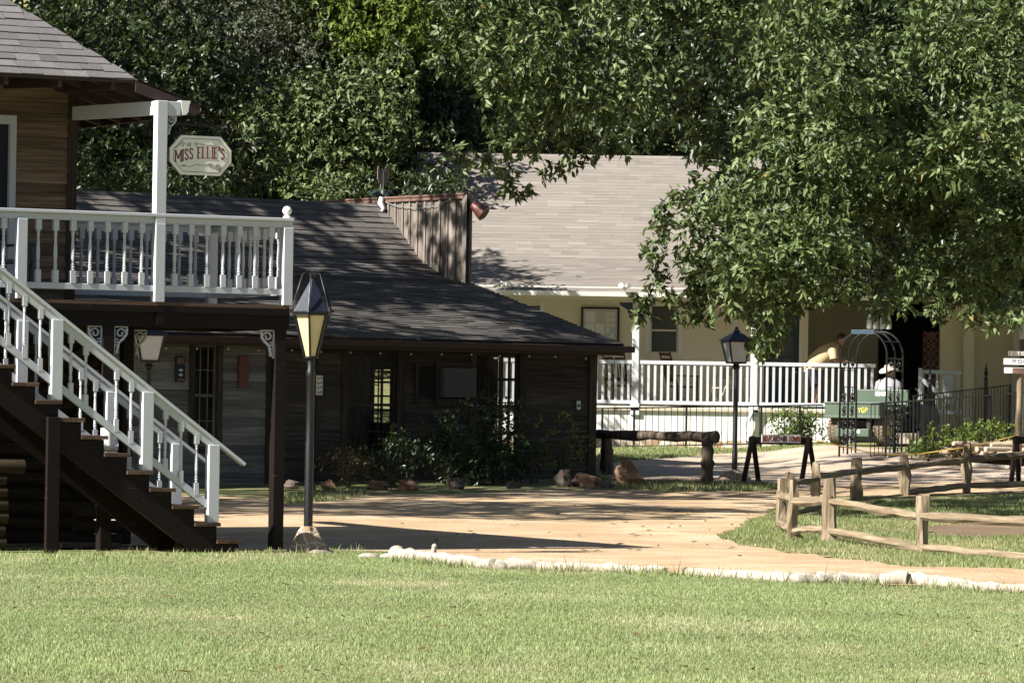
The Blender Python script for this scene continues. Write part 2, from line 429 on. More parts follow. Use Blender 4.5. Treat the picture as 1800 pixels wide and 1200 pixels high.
ROAD = gpoly([(-60, 958), (300, 960), (420, 966), (600, 968), (690, 973), (868, 993), (1200, 1008), (1600, 1028), (1860, 1040), (1860, 1003), (1620, 997), (1490, 984), (1330, 964),
              (1262, 944), (1330, 912), (1372, 888), (1440, 874), (1600, 872), (1700, 868), (1860, 862), (1860, 838), (1600, 846), (1440, 853), (1370, 862), (1200, 866), (1130, 862), (1080, 862), (1000, 860), (900, 863), (800, 869), (640, 872), (560, 884), (480, 878), (380, 873), (200, 870), (-60, 870)])
GRAV = gpoly([(1370, 864), (1372, 852), (1240, 847), (1090, 844), (1055, 838), (1055, 822), (1090, 812), (1180, 806), (1300, 796), (1360, 793), (1450, 784), (1500, 786), (1560, 792), (1640, 806), (1720, 812), (1860, 815), (1860, 842), (1600, 850), (1440, 858)])
struct(grid_mesh('dirt_road', np.arange(-11, 13, .12), np.arange(33, 84, .2), .012, M['dirt'], [ROAD], .10, .35))
struct(grid_mesh('gravel_yard', np.arange(0, 14, .1), np.arange(70, 100, .2), .020, M['gravel'], [GRAV], .08, .35))

def blades(name, polys, dens, hgt, wid, mat, holes=(), seed=1, lean=.5, keepf=None):
    rs = np.random.RandomState(seed)
    P0 = []
    for poly in polys:
        a = np.array(poly); lo, hi = a.min(0), a.max(0)
        n = int((hi-lo).prod()*dens); xy = rs.rand(n, 2)*(hi-lo)+lo
        k = pip(poly, xy[:,0]+.10*wob(xy[:,0], xy[:,1]), xy[:,1]+.3*wob(xy[:,0], xy[:,1]))
        for hpoly in holes: k &= ~pip(hpoly, xy[:,0], xy[:,1])
        P0.append(xy[k])
    xy = np.concatenate(P0)
    if keepf is not None: xy = xy[keepf(xy, rs)]
    n = len(xy)
    patch = .5+.5*np.sin(xy[:,0]*1.3+2*np.sin(xy[:,1]*.35))*np.sin(xy[:,1]*.55+xy[:,0]*.4)
    h = hgt*(.45+.8*rs.rand(n))*(.75+.5*patch)*(1+(rs.rand(n) > .99)*.9)
    wd = wid*(.7+.6*rs.rand(n)); ang = rs.rand(n)*2*np.pi
    z = H(xy[:,0], xy[:,1])
    base = np.c_[xy, z-.004]
    side = np.c_[np.cos(ang), np.sin(ang), np.zeros(n)]*wd[:,None]/2
    la = rs.rand(n)*2*np.pi; lm = h*lean*(.3+rs.rand(n))
    tip = base+np.c_[np.cos(la)*lm, np.sin(la)*lm, h]
    V = np.stack([base-side, base+side, tip], 1).reshape(-1, 3)
    F = np.arange(3*n).reshape(n, 3)
    t = np.clip(.22+.45*rs.rand(n)+.25*(patch-.5), 0, .95); t = np.where(rs.rand(n) < .06, 1.0, t)
    return struct(np_mesh(name, V, F, t, mat), 'stuff')
LAWN = gpoly([(-60, 973), (300, 972), (560, 968), (660, 970), (690, 978), (868, 997), (1165, 1003), (1210, 1008), (1600, 1030), (1860, 1042), (2200, 1054), (2200, 1215), (-200, 1215), (-200, 980)])
blades('lawn_grass', [LAWN], 3000, .025, .008, M['grass'], seed=3)
VERGE = gpoly([(1262, 944), (1330, 912), (1374, 886), (1450, 884), (1600, 880), (1700, 872), (1860, 866), (1860, 1003), (1620, 996), (1490, 982), (1330, 963)])
BARE = gpoly([(1600, 930), (1680, 921), (1860, 919), (1860, 942), (1720, 945), (1640, 941)])
struct(grid_mesh('bare_soil', np.arange(3, 12, .15), np.arange(50, 72, .25), .012, M['brown_soil'], [BARE], .15, .5))
blades('verge_grass', [VERGE], 800, .05, .014, M['grass_v'], [BARE], seed=5)
STRIP = gpoly([(1035, 852), (1090, 847), (1240, 845), (1300, 848), (1372, 853), (1372, 862), (1200, 866), (1100, 862), (1040, 860)])
YARD = gpoly([(1055, 790), (1200, 788), (1345, 788), (1440, 784), (1360, 794), (1300, 797), (1180, 806), (1090, 811), (1055, 818)])
BED = gpoly([(490, 872), (560, 862), (640, 862), (650, 872), (560, 884), (500, 888)])
blades('yard_grass', [STRIP, YARD, BED], 420, .075, .02, M['grass_v'], seed=6)
EDGE = gpoly([(-40, 978), (90, 976), (300, 972), (430, 972), (640, 968), (640, 984), (400, 992), (-40, 996)])
blades('rough_edge_grass', [EDGE], 110, .07, .011, M['grass_v'], seed=8, lean=.7)
LOG_EDGE = gpoly([(690, 983), (868, 998), (1200, 1010), (1600, 1030), (1860, 1042), (1860, 1047), (1600, 1036), (1200, 1016), (868, 1003), (690, 989)])
blades('kerb_edge_grass', [LOG_EDGE], 260, .11, .013, M['grass_v'], seed=9, lean=.6)
# dead leaves lying on the road
def litter():
    rs = np.random.RandomState(4); V = []; F = []
    pts = [(1215, 902), (1180, 922), (1330, 944), (1140, 935), (1220, 955), (1100, 920), (1010, 890), (980, 905), (1130, 928), (1300, 980), (1385, 975), (1440, 978), (1295, 948), (1240, 918), (900, 900), (1175, 930)]
    pts += [(rs.uniform(700, 1500), rs.uniform(890, 975)) for _ in range(60)]
    for px, py in pts:
        g = G(px, py); a = rs.rand()*6.28; l = rs.uniform(.03, .07)
        d = np.array([np.cos(a), np.sin(a), 0])*l; s_ = np.array([-np.sin(a), np.cos(a), 0])*l*.45
        c = np.array([g.x, g.y, g.z+.02]); o = len(V)
        V += [c-d, c+s_+[0,0,.015], c+d+[0,0,.012], c-s_]; F += [(o, o+1, o+2), (o, o+2, o+3)]
    return struct(np_mesh('fallen_leaves', V, F, np.full(len(F), .9), M['leaf_rust']), 'stuff')
litter()
def lawn_litter():
    rs = np.random.RandomState(14); V = []; F = []
    for _ in range(90):
        px = rs.uniform(0, 1800); py = rs.uniform(1000, 1195)
        if py < 1045 and px > 690: continue
        g = G(px, py); a = rs.rand()*6.28; l = rs.uniform(.018, .05)
        d = np.array([np.cos(a), np.sin(a), 0])*l; s_ = np.array([-np.sin(a), np.cos(a), 0])*l*.45; c = np.array([g.x, g.y, g.z+.028]); o = len(V)
        V += [c-d, c+s_+[0,0,.012], c+d+[0,0,.014], c-s_]; F += [(o, o+1, o+2), (o, o+2, o+3)]
    return struct(np_mesh('fallen_leaves', V, F, np.clip(.5+.3*rs.normal(size=len(F)), 0, 1), M['leaf_rust']), 'stuff')
lawn_litter()

# ------------------------------------------------------------ shingled roof made of separate tabs
def shingles(mb, origin, ud, vd, ulen, vlen, course=.14, tab=.3, clip=None, th=.012, rs=None, wav=0):
    rs = rs or np.random.RandomState(3)
    origin = Vector(origin); ud = Vector(ud).normalized(); vd = Vector(vd).normalized(); n = ud.cross(vd).normalized()
    if n.z < 0: n = -n
    nv = int(math.ceil(vlen/course))
    for j in range(nv):
        v0 = j*course; v1 = min(vlen, v0+course)
        u = -rs.rand()*tab
        row = rs.normal(0, .05)
        while u < ulen:
            wdt = tab*(.75+.5*rs.rand()); u0 = max(0, u); u1 = min(ulen, u+wdt); u += wdt
            if u1-u0 < .03: continue
            u1t = u1
            if clip:
                l0, l1 = clip(v0), clip(v1)
                if u0 >= l1: continue
                u1t = min(u1, l1); u1 = min(u1, l0)
            t = th*(.7+.7*rs.rand()); drop = rs.normal(0, .004)
            a = origin+ud*u0+vd*(v0+drop)+n*t; b = origin+ud*u1+vd*(v0+drop)+n*t
            c_ = origin+ud*u1t+vd*(v1+.02)+n*.002; d = origin+ud*u0+vd*(v1+.02)+n*.002
            e = origin+ud*u0+vd*(v0+drop); f = origin+ud*u1+vd*(v0+drop)
            mb.add([a, b, c_, d, e, f], [(0,1,2,3), (4,5,1,0)], float(np.clip(.5+row+rs.normal(0, .2), 0, 1)))
# horizontal lap boards on a wall with openings, in the local frame: outward is -y at plane y
def siding(mb, x0, x1, y, z0, z1, h, ops=(), t=.018, side=-1, rs=None, jit=.25):
    rs = rs or np.random.RandomState(2); z = z0
    while z < z1-.01:
        zt = min(z1, z+h); segs = [(x0, x1)]
        for a, b, c, d in ops:
            if zt > c+.01 and z < d-.01:
                ns = []
                for p, q in segs:
                    if b <= p or a >= q: ns.append((p, q)); continue
                    if a > p: ns.append((p, a))
                    if b < q: ns.append((b, q))
                segs = ns
        for p, q in segs:
            br = [p]
            while q-br[-1] > 4.5: br.append(br[-1]+rs.uniform(2.4, 4.2))
            br.append(q)
            for k in range(len(br)-1):
                a, b = br[k], br[k+1]-(.004 if k < len(br)-2 else 0); tt = t*(1+rs.normal(0, .12)); d1 = rs.normal(0, .004)*jit*4; d2 = rs.normal(0, .004)*jit*4
                yo = y+side*tt; yi = y+side*.003
                mb.add([(a, yo, z+d1), (b, yo, z+d2), (b, yi, zt+.01), (a, yi, zt+.01), (a, y, z+d1), (b, y, z+d2), (b, y, zt+.01), (a, y, zt+.01)],
                       [(0,1,2,3), (4,5,1,0), (0,3,7,4), (1,5,6,2)], float(np.clip(.5+rs.normal(0, jit), 0, 1)))
        z = zt

def baluster(mb, x, y, z0, z1, w=.058):
    L = z1-z0; k = w/2
    mb.cbox((x, y, z0+L*.10), w, w, L*.20); mb.cbox((x, y, z1-L*.085), w, w, L*.17)
    p = [(.52, 0), (.80, .03), (.52, .055), (.86, .085), (.56, .115), (.80, .15), (.50, .185), (.62, .25), (.78, .36), (.74, .5), (.56, .70), (.46, .84), (.72, .875), (.5, .91), (.78, .95), (.6, 1.0)]
    mb.lathe([(k*r, z0+L*.2+q*L*.63) for r, q in p], (x, y, 0), 8)
def scroll(fn, mb, s, t):        # gingerbread bracket: hangs from the top bar, leans on the upright at u = 0
    mb.ribbon([(0, 0), (s*.62, 0)], s*.06, fn, t); mb.ribbon([(s*.03, 0), (s*.03, -s*1.15)], s*.07, fn, t)
    sp = []
    for i in range(26):
        a = i/25*4.4*math.pi*.5+.2; r = s*(.20-.14*i/25); sp.append((s*.31+r*math.cos(a), -s*.26+r*math.sin(a)))
    mb.ribbon(sp, s*.05, fn, t)
    mb.ribbon([(s*.58, -s*.05), (s*.56, -s*.3), (s*.42, -s*.48), (s*.25, -s*.62), (s*.2, -s*.8), (s*.16, -s*.98)], s*.09, fn, t)
    sp = [(s*.13+s*.07*math.cos(a), -s*.68+s*.09*math.sin(a)) for a in np.linspace(0, 5.6, 12)]
    mb.ribbon(sp, s*.045, fn, t); mb.ribbon([(s*.06, -s*.5), (s*.2, -s*.5)], s*.05, fn, t)
    cc = [(s*.16+s*.06*math.cos(a), -s*1.02+s*.06*math.sin(a)) for a in np.linspace(0, 6.28, 9)]
    mb.prism(cc[:-1], fn, t)

# ------------------------------------------------------------ timber house with balcony (left)
TH = R(27)
house = thing('timber_house', 'two storey timber house with white balcony railing and grey hip roof, at the left edge', 'house', (-2.6, 50.3, 0), TH)
WB = 1.9; WA = -1.66; FBK = 2.1
mb = MB(); siding(mb, -9.0, WA-.1, WB, 2.72, 5.12, .133, [(-3.5, -2.44, 2.72, 4.72)], .028, rs=np.random.RandomState(5), jit=.3)
mb.box(-9, -3.5, WB, WB+.1, 2.6, 5.2); mb.box(-2.44, WA-.02, WB, WB+.1, 2.6, 5.2); mb.box(-3.5, -2.44, WB, WB+.1, 4.72, 5.2)
mb.box(WA-.12, WA-.02, WB+.1, 7.5, 2.6, 5.2)
mb.box(-9, -8.9, WB+.1, 7.5, 2.6, 5.2); mb.box(-9, WA-.02, 7.4, 7.5, 2.6, 5.2)
mb.build('wall', M['siding_house'], house)
mb = MB(); mb.box(WA-.115, WA, WB-.035, WB+.1, 2.7, 5.1); mb.build('corner_board', M['cabin_trim'], house, bevel=.004)
d = MB(); d.box(-3.5, -2.44, WB+.02, WB+.06, 2.72, 4.72); dr = d.build('door', M['navy'], house)
d = MB(); d.box(-2.47, -2.395, WB-.045, WB+.02, 2.72, 4.80); d.box(-3.55, -2.47, WB-.045, WB+.02, 4.70, 4.80); d.build('frame', M['white'], dr)
# lower storey of round logs
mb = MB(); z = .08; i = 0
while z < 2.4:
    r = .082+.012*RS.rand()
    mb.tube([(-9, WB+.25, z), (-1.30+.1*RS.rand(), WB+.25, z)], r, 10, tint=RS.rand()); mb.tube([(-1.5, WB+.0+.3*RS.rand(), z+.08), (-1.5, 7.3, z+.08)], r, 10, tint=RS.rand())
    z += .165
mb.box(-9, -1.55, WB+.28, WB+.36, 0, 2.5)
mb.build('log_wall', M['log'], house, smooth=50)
mb = MB(); z = .10
while z < .9:
    mb.tube([(-5.5, -.25, z), (-3.27+.05*RS.rand(), -.25, z)], .075, 10, tint=.4+.6*RS.rand()); z += .135
mb.tube([(-5.5, -.25, z), (-3.05, -.25, z)], .08, 10, tint=.9); mb.build('log_end', M['log'], house, smooth=50); mb = MB()
for q in range(3): mb.tube([(-2.0, .9, .09+q*.15), (-1.45, .9, .09+q*.15)], .07, 9, tint=.5)
mb.build('log_end', M['log'], house, smooth=50)
# roof: hip with steep front slope, low porch roof running off to the right
EB, EZ, ER = .12, 5.134, -1.653
PI_ = R(39); sl_ = math.tan(PI_)
mb = MB()
def hipclip(v): return 7.5-math.cos(PI_)*v
shingles(mb, (ER-7.5, EB, EZ), (1,0,0), (0, math.cos(PI_), math.sin(PI_)), 7.5, 4.4, .130, .27, hipclip, .014, np.random.RandomState(8))
k = 4.4*math.cos(PI_); top = 4.4*math.sin(PI_)
mb.add([(ER-7.5, EB, EZ-.004), (ER, EB, EZ-.004), (ER-k, EB+k, EZ+top-.004), (ER-7.5, EB+k, EZ+top-.004)], [(0,1,2,3)], .3)
mb.add([(ER, EB, EZ-.004), (ER, EB+9, EZ-.004), (ER-k, EB+9-k, EZ+top-.004), (ER-k, EB+k, EZ+top-.004)], [(0,1,2,3)], .3)
mb.add([(ER, EB, EZ+.006), (ER+.76, EB-.02, EZ-.235), (ER+.76, EB+9, EZ-.235), (ER, EB+9, EZ+.006)], [(0,1,2,3)], .2)
rf = mb.build('roof', M['house_roof'], house)
mb = MB(); mb.box(ER-7.5, ER-.02, EB+.02, EB+.05, EZ-.035, EZ-.008); mb.build('eave_board', M['fascia'], rf)
mb = MB()
def rake(u, v, t): return (u, EB+.0+t, v)
mb.prism([(ER-.03, EZ-.012), (ER+.74, EZ-.245), (ER+.74, EZ-.33), (ER+.68, EZ-.36), (ER-.03, EZ-.13)], rake, .045)
mb.box(ER+.70, ER+.74, EB+.05, EB+8.5, EZ-.34, EZ-.255)
mb.build('rake_board', M['fascia'], rf, bevel=.004)
mb = MB()
for q in range(12):
    bq = EB+.35+q*.6
    mb.beam((ER-.5, bq, EZ+.06), (ER+.68, bq, EZ-.29), .05, .10)
for q in range(10): mb.beam((ER-.25-q*.62, EB+.10, EZ-.06), (ER-.25-q*.62, WB+.05, EZ+.02), .05, .11)
mb.build('rafters', M['fascia'], rf)
mb = MB(); mb.box(ER-7.5, ER-.03, EB+.1, WB, EZ+.06, EZ+.09); mb.add([(ER-.03, EB+.06, EZ-.03), (ER+.7, EB+.06, EZ-.26), (ER+.7, EB+8.5, EZ-.26), (ER-.03, EB+8.5, EZ-.03)], [(3,2,1,0)])
mb.build('soffit', M['fascia'], rf)
# porch post, beam, capital
mb = MB(); mb.box(-1.49, -1.37, -.06, .06, 2.72, 4.91); post = mb.build('roof_post', M['white'], house, bevel=.006)
mb = MB(); mb.beam((-1.44, .05, 4.832), (-1.70, 1.87, 4.855), .07, .152); mb.build('porch_beam', M['white'], house, bevel=.004)
mb = MB(); mb.box(-1.37, -1.215, -.05, .05, 4.755, 4.905); mb.build('beam_end', M['white'], house, bevel=.004)
mb = MB(); mb.prism([(-1.215, 4.92), (-1.10, 4.92), (-1.12, 4.86), (-1.125, 4.80), (-1.15, 4.765), (-1.19, 4.765), (-1.205, 4.83)], lambda u, v, t: (u, -.055+t, v), .11); mb.build('capital', M['white_plain'], house)
mb = MB(); scroll(lambda u, v, t: (-1.37+u, -.03+t, 4.75+v), mb, .19, .05); mb.build('scroll_bracket', M['white'], house)
# deck
mb = MB()
for q in range(13): mb.box(-9, WA if q > 12 else .13, -.04+q*.145, -.04+q*.145+.138, 2.675, 2.712, RS.rand())
for q in range(13, 15): mb.box(WA, .13, -.04+q*.145, -.04+q*.145+.138, 2.675, 2.712, RS.rand())
mb.build('deck', M['deckboard'], house)
mb = MB()
mb.box(-9, .10, -.02, .03, 2.44, 2.674); mb.box(-9, .13, -.05, -.0201, 2.60, 2.674); mb.box(-1.46, -1.37, -.045, -.0202, 2.46, 2.60)
mb.box(.10, .14, -.02, FBK+.04, 2.44, 2.674); mb.box(-1.9, .10, FBK-.04, FBK+.01, 2.44, 2.674)
for q in range(12): mb.box(-8+q*.7, -7.96+q*.7, .04, 1.28, 2.5, 2.67)
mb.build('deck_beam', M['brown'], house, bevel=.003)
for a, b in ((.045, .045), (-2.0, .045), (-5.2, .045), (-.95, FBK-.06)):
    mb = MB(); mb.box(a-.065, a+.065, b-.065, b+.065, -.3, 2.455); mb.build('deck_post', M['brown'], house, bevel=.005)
for a, b, sgn, zz in ((.045-.066, .03, -1, 2.435), (-2.0+.066, .03, 1, 2.435), (-2.0-.066, .03, -1, 2.435), (-.95+.066, FBK-.06, 1, 2.435)):
    mb = MB(); scroll(lambda u, v, t: (a+sgn*u, b-.02+t, zz+v), mb, .27, .03); mb.build('scroll_bracket', M['white'], house)
# balcony railing: one part with sub-parts
rail = MB()
def railrun(mb, p, q, cap=True):
    p = Vector(p); q = Vector(q)
    def at(z): return Vector((p.x, p.y, z)), Vector((q.x, q.y, z))
    mb.beam(*at(3.66), .125, .036); mb.beam(*at(3.607), .045, .068); mb.beam(*at(2.86), .045, .068)
railrun(rail, (-9, 0, 0), (.16, 0, 0)); railrun(rail, (.10, .065, 0), (.10, FBK, 0)); railrun(rail, (.16, FBK, 0), (-1.66, FBK, 0))
railing = rail.build('balcony_railing', M['white'], house, bevel=.005)
PA = [.10, -1.43, -3.03, -4.6]
for i, a in enumerate(PA):
    mb = MB(); mb.box(a-.056, a+.056, -.062, .05, 2.714, 3.574 if i != 1 else 3.57); mb.build('railing_post', M['white'], railing, bevel=.005)
mb = MB(); mb.box(.045, .155, FBK-.06, FBK+.05, 2.714, 3.574); mb.build('railing_post', M['white'], railing, bevel=.005)
mb = MB(); mb.lathe([(.045, 0), (.045, .02), (.022, .03), (.02, .045)], (.10, 0, 3.678), 12); mb.sphere((.10, 0, 3.76), .052, 14, 10); mb.build('finial', M['white_plain'], railing, smooth=60)
def put_bal(a, b): mb = MB(); baluster(mb, a, b, 2.894, 3.573); return mb.build('baluster', M['white'], railing, smooth=35)
b0 = None
def more(o, src, dx, dy, dz=0):
    c = src.copy(); COL.objects.link(c); c.parent = o; c.location = (dx, dy, dz); return c
b0 = put_bal(0, 0); b0.location = (-.10, 0, 0)
for i in range(len(PA)-1):
    n = 7; st = (PA[i]-PA[i+1])/(n+1)
    for k in range(n):
        if i == 0 and k == 0: b0.location = (PA[0]-st, 0, 0); continue
        more(railing, b0, PA[i]-st*(k+1), 0)
for k in range(9): more(railing, b0, -.10-k*.2, FBK)
for k in range(9): more(railing, b0, .10, .21+k*.197)

# blue wooden chair on the balcony
ch = thing('balcony_chair', 'dark blue wooden chair standing on the balcony behind the white railing', 'chair', house.matrix_basis @ Vector((-2.95, .9, 2.713)), TH+.5)
mb = MB(); mb.box(-.27, .27, -.25, .25, .40, .44); mb.build('seat', M['stool_blue'], ch, bevel=.004)
mb = MB()
for q in range(5): mb.beam((-.24+q*.12, .22, .44), (-.26+q*.13, .36, .98-.03*abs(q-2)), .095, .02, (0,1,0))
mb.build('backrest', M['stool_blue'], ch)
for sx in (-1, 1):
    mb = MB(); mb.beam((sx*.30, -.3, .62), (sx*.30, .3, .60), .10, .025); mb.build('armrest', M['stool_blue'], ch)
    for sy in (-1, 1): mb = MB(); mb.beam((sx*.29, sy*.24, 0), (sx*.29, sy*.24, .60), .05, .05); mb.build('leg', M['stool_blue'], ch)

# ------------------------------------------------------------ outside staircase
st = thing('staircase', 'brown outdoor wooden staircase with white turned railings rising left to the balcony', 'staircase', (-2.6, 50.3, 0), TH)
NB, FB = -1.2, -.12
def tread(i): return (-.912-.262*i, .164+.1826*i)      # right nose, top
mb = MB()
for i in range(14):
    a, z = tread(i)
    for q in (0, 1): mb.box(a-.30+q*.152, a-.152+q*.152, NB-.05, FB+.05, z-.04, z, RS.rand())
mb.build('treads', M['deckboard'], st, bevel=.003)
pts = []
for i in range(14):
    a, z = tread(i); pts += [(a-.03, z-.19 if i else -.1), (a-.03, z-.041), (a-.262-.03, z-.041)]
low = [(-.912-.262*14, 2.72-.75), (-1.45, -.1)]
poly = [(-1.05, -.1)]+pts+low
for b in (NB, FB-.05):
    mb = MB()
    # sawtooth stringer, built as one column per step
    for i in range(14):
        a, z = tread(i); x1 = a-.03; x0 = x1-.262
        f = lambda x: max(-.12, (-x-1.30)*.70-.10)
        mb.prism([(x0, f(x0)), (x1, f(x1)), (x1, z-.041), (x0, z-.041)], lambda u, v, t: (u, b+t, v), .05)
    mb.build('stringer', M['brown'], st)
mb = MB()
for i in range(14):
    a, z = tread(i); mb.box(a-.285, a-.265, NB+.06, FB-.06, z, z+.14)
mb.build('risers', M['brown'], st)
mb = MB(); mb.box(-3.17, -3.03, NB-.065, NB-.002, -.2, 1.45); mb.build('support_post', M['brown'], st, bevel=.005)
mb = MB(); mb.box(-1.62, -1.52, NB+.06, NB+.16, -.2, .35); mb.build('support_post', M['brown'], st, bevel=.005)
SL = .7185
def rz_(a): return 2.55+(-3.06-a)*SL      # top of the handrail
sb = MB(); baluster(sb, 0, 0, 0, .66, .05)
sbal = None
for b in (NB+.03, FB-.03):
    mb = MB(); e0, e1 = -5.5, -.885
    mb.beam((e0, b, rz_(e0)-.02), (e1, b, rz_(e1)-.02), .11, .036, (0,0,1)); rl = mb.build('handrail', M['white'], st, bevel=.006)
    mb = MB(); mb.beam((e0, b, rz_(e0)-.085), (-1.22, b, rz_(-1.22)-.085), .045, .07); mb.build('upper_rail', M['white'], st, bevel=.003)
    mb = MB(); mb.beam((e0, b, rz_(e0)-.755), (-1.22, b, rz_(-1.22)-.755), .045, .075); mb.build('lower_rail', M['white'], st, bevel=.003)
    for a, i in ((-1.25, 1), (-2.02, 4), (-3.06, 8), (-4.11, 12)):
        mb = MB(); mb.box(a-.062, a+.062, b-.055, b+.055, .164+.1826*i+.001, rz_(a)-.075); mb.build('newel_post', M['white'], st, bevel=.006)
    for a in (-1.44, -1.62, -1.80, -2.20, -2.37, -2.72, -2.89, -3.24, -3.42, -3.6, -3.78, -4.3, -4.5):
        z = rz_(a)-.75
        if sbal is None:
            sbal = sb.build('baluster', M['white'], st, smooth=35); sbal.location = (a, b, z)
        else: more(st, sbal, a, b, z)
pf = thing('pipe_fitting', 'white plastic pipe fitting with a black opening on a stair tread', 'pipe', house.matrix_basis @ Vector((-2.27, -.55, 1.078)), TH)
mb = MB(); mb.tube([(-.14, 0, .072), (.16, 0, .072)], .07, 16); mb.tube([(.06, 0, .07), (.06, 0, .26)], .075, 16); mb.build('pipe', M['white_plain'], pf, smooth=40)
mb = MB(); mb.tube([(-.142, 0, .072), (-.139, 0, .072)], .052, 14); mb.build('opening', M['black'], pf)  # black disc stands in for the dark inside of the pipe
sp_ = thing('splash_slab', 'grey concrete slab lying on the ground under the stairs', 'slab', house.matrix_basis @ Vector((-1.95, .75, .02)), TH)
mb = MB(); mb.box(-.35, .35, -.25, .25, 0, .05); mb.build('slab', M['grayrock'], sp_, bevel=.01)

# ------------------------------------------------------------ lettering
GL = {
 'M': [[(0,0),(0,1)], [(0,1),(.5,.3)], [(.5,.3),(1,1)], [(1,1),(1,0)]],
 'I': [[(.5,0),(.5,1)]],
 'S': [[(.88,.78),(.72,.95),(.4,1),(.12,.86),(.12,.64),(.45,.52),(.8,.40),(.9,.2),(.66,.02),(.3,0),(.08,.2)]],
 'E': [[(.1,0),(.1,1)], [(.1,1),(.9,1)], [(.1,.5),(.65,.5)], [(.1,0),(.92,0)]],
 'L': [[(.1,1),(.1,0)], [(.1,0),(.92,0)]],
 "'": [[(.5,1.05),(.35,.78)]],
 'N': [[(.05,0),(.05,1)], [(.05,1),(.95,0)], [(.95,0),(.95,1)]],
 'O': [[(.5+.45*math.cos(a), .5+.5*math.sin(a)) for a in np.linspace(0, 2*math.pi, 17)]],
 '/': [[(.15,-.05),(.85,1.05)]],
 'C': [[(.5+.45*math.cos(a), .5+.5*math.sin(a)) for a in np.linspace(.8, 5.5, 14)]],
 'A': [[(0,0),(.5,1)], [(.5,1),(1,0)], [(.22,.36),(.78,.36)]],
 'R': [[(.1,0),(.1,1)], [(.1,1),(.6,1),(.88,.86),(.88,.64),(.6,.5),(.1,.5)], [(.5,.5),(.95,0)]],
 'T': [[(.5,0),(.5,1)], [(0,1),(1,1)]],
 'W': [[(0,1),(.25,0)], [(.25,0),(.5,.8)], [(.5,.8),(.75,0)], [(.75,0),(1,1)]],
 'G': [[(.5+.45*math.cos(a), .5+.5*math.sin(a)) for a in np.linspace(.8, 5.7, 14)]+[(.92,.45),(.55,.45)]],
 'P': [[(.1,0),(.1,1)], [(.1,1),(.6,1),(.88,.86),(.88,.64),(.6,.5),(.1,.5)]],
 'Y': [[(.5,0),(.5,.5)], [(.5,.5),(0,1)], [(.5,.5),(1,1)]],
 'B': [[(.1,0),(.1,1)], [(.1,1),(.6,1),(.85,.86),(.85,.64),(.6,.53),(.1,.53)], [(.6,.53),(.92,.4),(.92,.14),(.6,0),(.1,0)]],
}
WID = {'I': .30, "'": .22, ' ': .5, '/': .6, 'M': 1.15, 'W': 1.15}
def write(mb, text, fn, x0, y0, x1, hgt, wt, serif=0, arc=0, t=.004, gap=.22, tilt=0):
    ws = [WID.get(c, .72) for c in text]; tot = sum(ws)+gap*(len(text)-1); k = (x1-x0)/tot; x = 0
    for c, wd in zip(text, ws):
        u0 = x0+x*k; x += wd+gap
        if c == ' ': continue
        cu = (u0+wd*k/2-x0)/(x1-x0)*2-1
        dy = arc*(1-cu*cu)+tilt*cu
        if c == '*':
            st_ = []
            for q in range(10):
                r = (hgt*.42) if q % 2 == 0 else hgt*.18; a = math.pi/2+q*math.pi/5
                st_.append((u0+wd*k/2+r*math.cos(a), y0+hgt/2+r*math.sin(a)))
            mb.prism(st_, fn, t); continue
        for s_ in GL[c]:
            pts = [(u0+p[0]*wd*k if c != 'I' else u0+wd*k/2, y0+dy+p[1]*hgt) for p in s_]
            vert = len(pts) > 2 or abs(pts[0][0]-pts[-1][0]) < abs(pts[0][1]-pts[-1][1])
            mb.ribbon(pts, wt if vert else wt*.6, fn, t)
            if serif and vert and len(pts) == 2:
                for p in pts: mb.ribbon([(p[0]-wt*.9, p[1]), (p[0]+wt*.9, p[1])], serif, fn, t)
# hanging sign
sg = thing('hanging_sign', "cream octagonal hanging sign reading MISS ELLIE'S in dark red letters", 'sign', house.matrix_basis @ Vector((-.955, 0, 4.33)), TH)
hw, hh, cxx, cyy = .365, .215, .13, .145
oct_ = [(-hw, -hh+cyy), (-hw+cxx, -hh), (hw-cxx, -hh), (hw, -hh+cyy), (hw, hh-cyy), (hw-cxx, hh), (-hw+cxx, hh), (-hw, hh-cyy)]
mb = MB(); mb.prism(oct_, lambda u, v, t: (u, -.018+t, v), .036); bd = mb.build('board', M['signwhite'], sg, bevel=.004)
face = lambda u, v, t: (u, -.0185-t, v)
mb = MB(); o2 = [(a*.88, b*.84) for a, b in oct_]; mb.ribbon(o2+[o2[0]], .006, face, .002); mb.build('border_line', M['gold'], bd)
mb = MB(); write(mb, "MISS ELLIE'S", face, -.30, -.06, .28, .118, .0145, .010, .03, .003, .22, .025); mb.build('lettering', M['burgundy'], bd)
mb = MB()
def curl(cx, cy, r0, r1, a0, a1, n=18): return [(cx+(r0+(r1-r0)*i/n)*math.cos(a0+(a1-a0)*i/n), cy+(r0+(r1-r0)*i/n)*math.sin(a0+(a1-a0)*i/n)) for i in range(n+1)]
for c in (curl(-.22, .115, .03, .008, 0, 9), curl(-.14, .12, .026, .006, 3, 12), curl(-.06, .118, .02, .005, 0, 8), curl(.20, -.125, .038, .008, 0, 11), curl(.13, -.105, .03, .007, 2, 10), curl(.235, -.155, .022, .005, 1, 9), curl(-.2, -.12, .014, .004, 0, 6)):
    mb.ribbon(c, .006, face, .002)
mb.ribbon([(-.24, -.12), (-.12, -.125), (-.05, -.10), (.0, -.11), (.05, -.10), (.11, -.09)], .006, face, .002)
mb.ribbon([(-.03, .128), (.05, .115), (.14, .118), (.22, .105), (.24, .08)], .005, face, .002); mb.ribbon([(-.30, .07), (-.27, .09), (-.25, .12)], .006, face, .002)
mb.build('scrollwork', M['gold'], bd)
